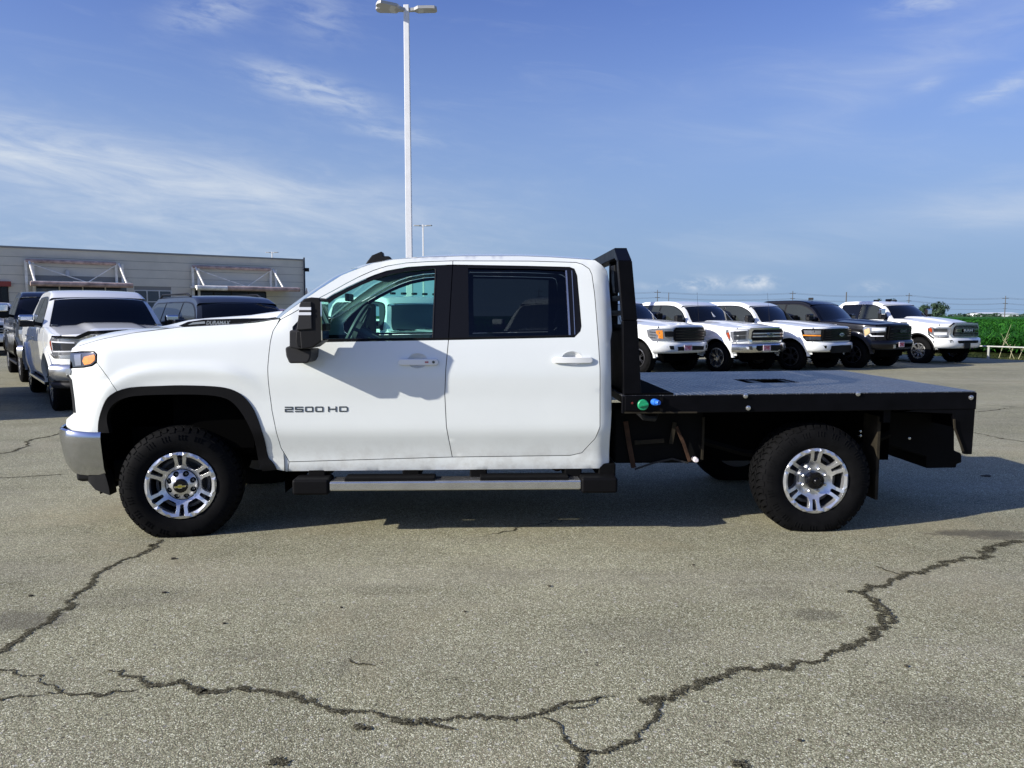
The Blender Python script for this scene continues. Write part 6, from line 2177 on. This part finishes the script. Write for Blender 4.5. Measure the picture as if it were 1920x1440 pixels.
q = MB(); p = Vector((c.cowl - .25, c.ys(c.cowl - .25, 1.2) - .12, c.zs(c.cowl - .25))); q.tube([p, p + Vector((.05, 0, .42)), p + Vector((.10, 0, .85))], [.006, .004, .003], 5); q.build('aerial', M['plastic'], c.root)

# 4 the black truck
c = Car('pickup_truck', 'black pickup truck with bright headlights, the only black one in the row', 'pickup truck', ROW, gp(1597, 690), 307, body=M['black_paint'], R=.43, rim=.26, rim_m=M['alloy_dark'], wstyle=(6, 'split'), glass=M['glass_green'], arch_m=M['plastic_mid'], arch_w=.06, arch_out=.03, H=2.0, hood_f=1.27, hood_r=1.37, belt=1.34, rail=1.4)
g1 = c.fp('grille', [(0, .78), (.60, .78), (.68, .88), (.64, 1.22), (0, 1.24)], M['grille'], .05)
for z in (.86, .94, 1.02, 1.14): c.fp('grille_bar', [(0, z - .012), (.62, z - .012), (.62, z + .012), (0, z + .012)], M['gloss_black'], .066, g1, thick=.02)
c.emblem_text('GMC', .02, 1.08, .38, .085, .085, M['badge'], 0, .03, g1[0])
hl = c.fp('headlight', [(.72, 1.06), (1.00, 1.04), (1.16, .90), (1.22, 1.12), (1.18, 1.20), (.70, 1.20)], M['lens'], .014, thick=.03)
c.fp('lamp_unit', [(.74, 1.10), (.98, 1.09), (.98, 1.17), (.74, 1.17)], M['lens_white'], .024, hl, thick=.02)
c.fp('turn_signal', [(1.04, 1.04), (1.15, .94), (1.19, 1.12), (1.06, 1.17)], mat('pale_amber', (.62, .45, .24), .2, coat=1), .022, hl, thick=.02)
c.fp('light_strip', [(.76, .93), (1.00, .93), (1.06, .99), (1.02, 1.00), (.98, .955), (.76, .955)], M['lens_white'], .020, hl, thick=.02)
c.bumper(.56, .83, M['black_paint'], .12)
c.fp('tow_hook', [(.50, .60), (.58, .60), (.58, .70), (.50, .70)], M['chrome_soft'], .14, thick=.03)
c.fp('bumper_grille', [(0, .62), (.46, .62), (.50, .72), (0, .73)], M['dark'], .125, thick=.02)
c.plate(.22, .70, out=.14)
c.mirror(M['gloss_black'], x=c.cowl + .36)
for s in (1, -1):
    q = MB(); x0 = c.cowl - .40; q.box(x0 - .09, x0 + .09, *sorted((s * (c.ys(x0, 1.2)), s * (c.ys(x0, 1.2) + .012))), 1.23, 1.27); q.build('wing_badge', M['chrome_soft'], c.root, bevel=.006)
q = MB(); q.box(c.roof_f + .15, c.roof_f + .32, -.02, .02, c.H + .02, c.H + .09); q.build('roof_aerial', M['plastic'], c.root, bevel=.015)

# 5 white heavy truck with cross slatted chrome grille at the field end
c = Car('pickup_truck', 'white heavy duty pickup truck with lettered chrome grille parked beside the field', 'pickup truck', ROW, gp(1720, 681), 296, R=.425, rim=.25, rim_m=M['chrome_soft'], wstyle=(8, 'plain'), glass=M['glass_green'], glass_b=M['glass_dark'], arch_m=M['plastic'], arch_w=.03, H=2.02, hood_f=1.26, hood_r=1.42, belt=1.38, rail=1.44, dome=.05, roof_r=4.1, cab_r=4.5)
g1 = c.fp('grille_surround', [(0, .82), (.62, .82), (.70, .92), (.68, 1.16), (.56, 1.28), (0, 1.29)], M['chrome_soft'], .05, bevel=.01)
c.fp('grille', [(0, .87), (.57, .87), (.62, .94), (.60, 1.14), (.51, 1.23), (0, 1.235)], M['dark'], .062, g1, thick=.03)
for k in range(8):
    z = .895 + .045 * k
    c.fp('grille_bar', [(0, z - .005), (.585 - .012 * max(0, k - 4), z - .005), (.585 - .012 * max(0, k - 4), z + .005), (0, z + .005)], M['chrome_soft'], .076, g1, thick=.02)
c.fp('badge_plate', [(0, 1.015), (.30, 1.015), (.30, 1.105), (0, 1.105)], M['dark'], .080, g1, thick=.02)
c.emblem_text('RAM', 0, 1.06, .42, .085, .092, M['alloy'], 0, .03, g1[0])
for s in (1, -1): c.fp('badge_frame', [(.32, 1.03), (.56, 1.03), (.56, 1.095), (.32, 1.095), (.32, 1.08), (.54, 1.08), (.54, 1.045), (.32, 1.045)], M['chrome'], .088, g1, thick=.01) if s == 1 else None
hl = c.fp('headlight', [(.72, .88), (1.00, .86), (1.14, .96), (1.20, 1.10), (1.14, 1.17), (.70, 1.16)], M['lens'], .014, thick=.03)
c.fp('lamp_unit', [(.76, .92), (1.0, .91), (1.02, .99), (.76, 1.0)], M['lens_white'], .022, hl, thick=.02)
c.fp('lamp_unit', [(.76, 1.03), (1.02, 1.03), (1.04, 1.12), (.76, 1.12)], M['lens_dark'], .024, hl, thick=.02)
c.fp('turn_signal', [(1.08, .99), (1.14, 1.02), (1.185, 1.10), (1.13, 1.145), (1.08, 1.10)], M['red_amber'], .022, hl, thick=.02)
c.fp('lamp_gasket', [(.70, .84), (1.04, .80), (1.18, .90), (1.21, 1.10), (1.20, 1.14), (1.14, .93), (1.02, .84), (.70, .87)], M['plastic'], .012, thick=.02)
c.bumper(.50, .83, c.body, .12)
c.fp('bumper_grille', [(0, .66), (.46, .66), (.50, .70), (.50, .745), (0, .75)], M['grille'], .128, thick=.02)
fl = c.fp('fog_lamp', rrect(.66, .655, .96, .765, .05, 4), M['plastic'], .126, thick=.02)
c.fp('fog_lens', [(.72, .68), (.90, .68), (.90, .74), (.72, .74)], M['lens'], .132, fl, thick=.01)
q = MB(); x = c.front(.1, .58, .135)[0]; q.box(x - .02, x, -.05, .25, .50, .66); q.build('plate_holder', M['plastic'], c.root, bevel=.005)
c.fp('bonnet_edge', [(0, 1.295), (.56, 1.285), (.70, 1.17), (.74, 1.17), (.60, 1.305), (0, 1.315)], M['plastic'], .045, thick=.02)
c.mirror(M['chrome'], tow=True)
for s in (1, -1):
    q = MB(); x0 = c.cowl - .45; q.box(x0 - .12, x0 + .12, *sorted((s * (c.ys(x0, 1.25)), s * (c.ys(x0, 1.25) + .012))), 1.275, 1.315); q.build('wing_badge', M['badge'], c.root, bevel=.006)
for y, x in ((0, .5), (.45, .62), (-.45, .62)):
    q = MB(); q.box(c.roof_f + x - .42, c.roof_f + x - .24, y - .05, y + .05, c.H + .0, c.H + (.075 if y == 0 else .05)); q.build('roof_lamp', M['plastic'], c.root, bevel=.02)

# ------------------------------------------------------------------ left side of the lot
LH = 306.5
def side_pos(front_xy): return front_xy
c = Car('pickup_truck', 'white pickup truck with chrome mirrors and dark bonnet guard beside the flatbed nose', 'pickup truck', 'vehicles parked before the dealership', gp(98, 769), LH, R=.42, rim=.26, rim_m=M['chrome_soft'], wstyle=(6, 'split'), glass=M['glass_green'], screen=M['glass_dark'], H=1.98, hood_f=1.22, hood_r=1.335, belt=1.30, rail=1.38, dome=.035, step_m=M['plastic'], arch_w=.07, arch_out=.022, handle_m=M['chrome'])
hl = c.fp('headlight', [(.66, .93), (1.04, .90), (1.15, .95), (1.19, 1.13), (1.12, 1.18), (.66, 1.15)], M['lens'], .014, thick=.03)
c.fp('lamp_unit', [(.72, .99), (1.02, .98), (1.04, 1.11), (.72, 1.09)], M['lens_dark'], .022, hl, thick=.02)
c.fp('light_bar', [(.70, .965), (1.04, .955), (1.08, 1.13), (.72, 1.115), (.72, 1.095), (1.05, 1.11), (1.03, .975), (.70, .985)], M['lens_white'], .027, hl, thick=.02)
c.fp('turn_signal', [(1.08, .98), (1.13, .99), (1.16, 1.11), (1.10, 1.13)], M['red_amber'], .022, hl, thick=.02)
c.fp('lamp_trim', [(.60, .88), (1.05, .86), (1.17, .92), (1.16, .94), (1.04, .895), (.60, .915)], M['chrome_soft'], .018, thick=.02)
g1 = c.fp('grille_surround', [(0, .84), (.56, .84), (.62, .92), (.62, 1.14), (.54, 1.22), (0, 1.23)], M['chrome'], .05, bevel=.01)
c.fp('grille', [(0, .88), (.52, .88), (.56, .94), (.56, 1.12), (.50, 1.18), (0, 1.19)], M['dark'], .062, g1, thick=.03)
c.fp('bonnet_guard', [(0, 1.245), (.50, 1.235), (.66, 1.165), (1.02, 1.185), (1.0, 1.215), (.70, 1.205), (.54, 1.285), (0, 1.305)], M['gloss_black'], .05, thick=.03)
c.bumper(.50, .78, M['chrome_soft'], .11)
fl = c.fp('fog_recess', [(.58, .56), (.98, .58), (.96, .70), (.60, .70)], M['dark'], .118, thick=.02)
c.fp('fog_trim', [(.56, .545), (.99, .565), (.97, .60), (.58, .585)], M['chrome'], .128, fl, thick=.02)
c.bumper(.40, .50, M['plastic_mid'], .08, name='valance')
c.mirror(M['chrome'])
for s in (1, -1):
    q = MB(); x0 = c.cowl - .28; q.box(x0 - .12, x0 + .12, *sorted((s * .78, s * .86)), c.zs(x0) + .03, c.zs(x0) + .045); q.build('bonnet_vent', M['badge'], c.root, bevel=.004)
for s in (1, -1):
    q = MB(); x0, x1 = c.xa + c.R + .12, c.xa + c.wb - c.R - .12; y0 = c.ys(2.5, .45)
    q.box(x0, x1, *sorted((s * (y0 + .055), s * (y0 + .075))), .385, .425); q.build('step_trim', M['chrome'], c.root, bevel=.006)

cb = c = Car('pickup_truck', 'black lifted pickup truck with tall tow mirrors behind the white truck with chrome mirrors', 'pickup truck', 'vehicles parked before the dealership', gp(38, 716), LH, body=M['black_paint'], R=.44, rim=.26, rim_m=M['alloy'], wstyle=(6, 'split'), glass=M['glass_green'], H=2.12, hood_f=1.32, hood_r=1.45, belt=1.44, rail=1.50, sill=.55, dome=.05, handle_m=M['chrome_soft'])
c.fp('grille', [(0, .86), (.66, .86), (.68, 1.22), (0, 1.26)], M['chrome'], .05)
c.fp('headlight', [(.70, .96), (1.05, .96), (1.15, 1.20), (.70, 1.22)], M['lens'], .014)
c.bumper(.58, .86, M['chrome_soft'], .11)
c.mirror(M['chrome'], tow=True)

p = ground_at(-28, 668)
c = Car('pickup_truck', 'white pickup truck with black grille cut off by the edge of the picture', 'pickup truck', 'vehicles parked before the dealership', (p.x - 1.2, p.y + .3), LH - 4, R=.43, rim_m=M['alloy_dark'], H=2.05, hood_f=1.27, hood_r=1.40, belt=1.38, rail=1.44)
g1 = c.fp('grille', [(0, .86), (.80, .86), (.84, 1.14), (0, 1.20)], M['grille'], .05)
for z in (.94, 1.04): c.fp('grille_bar', [(0, z - .02), (.8, z - .02), (.8, z + .02), (0, z + .02)], M['chrome_soft'], .064, g1)
c.fp('headlight', [(.84, .90), (1.1, .92), (1.16, 1.14), (.84, 1.16)], M['lens_dark'], .014)
c.bumper(.52, .80, c.body, .10)
c.mirror(c.body, tow=True)

def suv(label, cat, pos, head, body, **kw):
    d = dict(kind='suv', L=5.2, W=2.0, H=1.90, wb=3.0, xa=.95, hood_f=1.10, hood_r=1.22, belt=1.22, cowl=1.75, roof_f=2.45, roof_r=4.65, cab_r=5.1, pillars=[(1.98, 2.95), (3.02, 3.95), (4.02, 4.85)], doors=False)
    d.update(kw)
    return Car('suv', label, cat, 'vehicles parked before the dealership', pos, head, body=body, **d)
sp = ground_at(436, 756)
c = suv('dark grey sport utility vehicle with tinted glass seen over the flatbed bonnet', 'suv', (sp.x - .3, sp.y), LH + 5, M['grey_paint'], glass=M['glass_green'])
c.fp('grille', [(0, .72), (.66, .72), (.68, 1.06), (0, 1.08)], M['chrome'], .03)
c.fp('headlight', [(.70, .84), (1.05, .86), (1.15, 1.04), (.70, 1.06)], M['lens'], .014)
c.bumper(.42, .72, c.body, .08)
c.mirror(M['gloss_black'])
for s in (1, -1):
    q = MB(); q.tube([(2.75, s * .70, 1.89), (2.95, s * .70, 1.945), (4.4, s * .70, 1.945), (4.6, s * .70, 1.87)], .018, 6); q.build('roof_rail', M['plastic'], c.root)
c = suv('faded red sport utility vehicle glimpsed between the white truck and the dark grey one', 'suv', tuple(ground_at(300, 660).xy), LH, M['pink'], H=1.80, belt=1.18, hood_f=1.05, hood_r=1.16)
c.fp('grille', [(0, .72), (.66, .72), (.68, 1.0), (0, 1.02)], M['chrome_soft'], .03); c.bumper(.42, .70, c.body, .08); c.mirror(c.body)
c = suv('dark maroon sport utility vehicle just beyond the windscreen pillar of the flatbed', 'suv', tuple(ground_at(508, 668).xy), LH, M['maroon'], H=1.78, belt=1.18, hood_f=1.05, hood_r=1.16)
c.fp('grille', [(0, .72), (.66, .72), (.68, 1.0), (0, 1.02)], M['chrome_soft'], .03); c.bumper(.42, .70, c.body, .08); c.mirror(c.body)
c = suv('white sport utility vehicle, only its roof corner showing behind the dark grey one', 'suv', tuple(ground_at(330, 650).xy), LH, M['white2'], H=1.86)
c.fp('grille', [(0, .72), (.66, .72), (.68, 1.0), (0, 1.02)], M['chrome_soft'], .03); c.bumper(.42, .70, c.body, .08); c.mirror(c.body)

# boxy off-road vehicle seen through the cab windows
jp = ground_at(786, 752)
c = Car('off_road_vehicle', 'white boxy off-road vehicle with upright windscreen seen through the side windows of the cab', 'off-road vehicle', None, (jp.x, jp.y), 311, kind='suv', L=4.4, W=1.86, H=1.90, wb=2.95, xa=.62, hood_f=1.16, hood_r=1.22, belt=1.24, cowl=1.62, roof_f=1.98, roof_r=3.9, cab_r=4.2, pillars=[(1.86, 2.55), (2.63, 3.25), (3.33, 3.95)], doors=False, tumble=.16, R=.41, rim_m=M['alloy_dark'], glass=M['glass_green'], screen=M['glass_grey'], arch_m=M['plastic'], arch_w=.10, arch_out=.10, crown=.02, dome=.02, hood_narrow=.2, bevel_r=.05)
c.fp('grille', [(0, .80), (.52, .80), (.52, 1.08), (0, 1.08)], M['white2'], .03)
for k in range(4): c.fp('grille_slot', [(.04 + .12 * k, .84), (.10 + .12 * k, .84), (.10 + .12 * k, 1.05), (.04 + .12 * k, 1.05)], M['dark'], .036)
c.fp('headlight', circle(.66, .96, .10, 18), M['lens'], .03)
c.bumper(.50, .66, M['plastic'], .18, xend=.5)
c.mirror(M['chrome_soft'])
for y in (-.5, -.25, 0, .25, .5):
    q = MB(); q.box(c.roof_f + .06, c.roof_f + .14, y - .05, y + .05, c.H + .03, c.H + .075); q.build('roof_lamp', M['plastic'], c.root, bevel=.015)
for s in (1, -1):
    q = MB(); x0 = c.cowl - .12; q.box(x0 - .04, x0 + .04, *sorted((s * c.ys(x0, 1.1), s * (c.ys(x0, 1.1) + .02))), 1.10, 1.20); q.build('side_vent', M['plastic'], c.root, bevel=.006)

# dim white vehicle behind the cab, seen through both dark rear windows
c = suv('white sport utility vehicle seen dimly through the dark rear cab windows of the flatbed truck', 'suv', (0, 14), 248, M['white2'], glass=M['glass_green'], screen=M['glass_grey'])
c.root.location = (.05, 13.6, 0)
c.fp('grille', [(0, .72), (.66, .72), (.68, 1.06), (0, 1.08)], M['grille'], .03)
c.fp('headlight', [(.70, .84), (1.05, .86), (1.15, 1.04), (.70, 1.06)], M['lens'], .014)
c.bumper(.42, .72, c.body, .08)
c.mirror(M['white2'])

# the neighbour of the white truck on the left stands just outside the frame; its shadow falls into it
def copy_tree(o, par=None):
    n = o.copy(); C.objects.link(n)
    if par: n.parent = par
    for ch in list(o.children): copy_tree(ch, n)
    return n
k = copy_tree(cb.root)
p0 = gp(98, 769); p1 = gp(38, 716)
k.location = cb.root.location + Vector((p0[0] - p1[0] - 3.05, p0[1] - p1[1] - 1.60, 0))
k['label'] = 'black pickup truck parked out of frame beside the white truck with chrome mirrors'
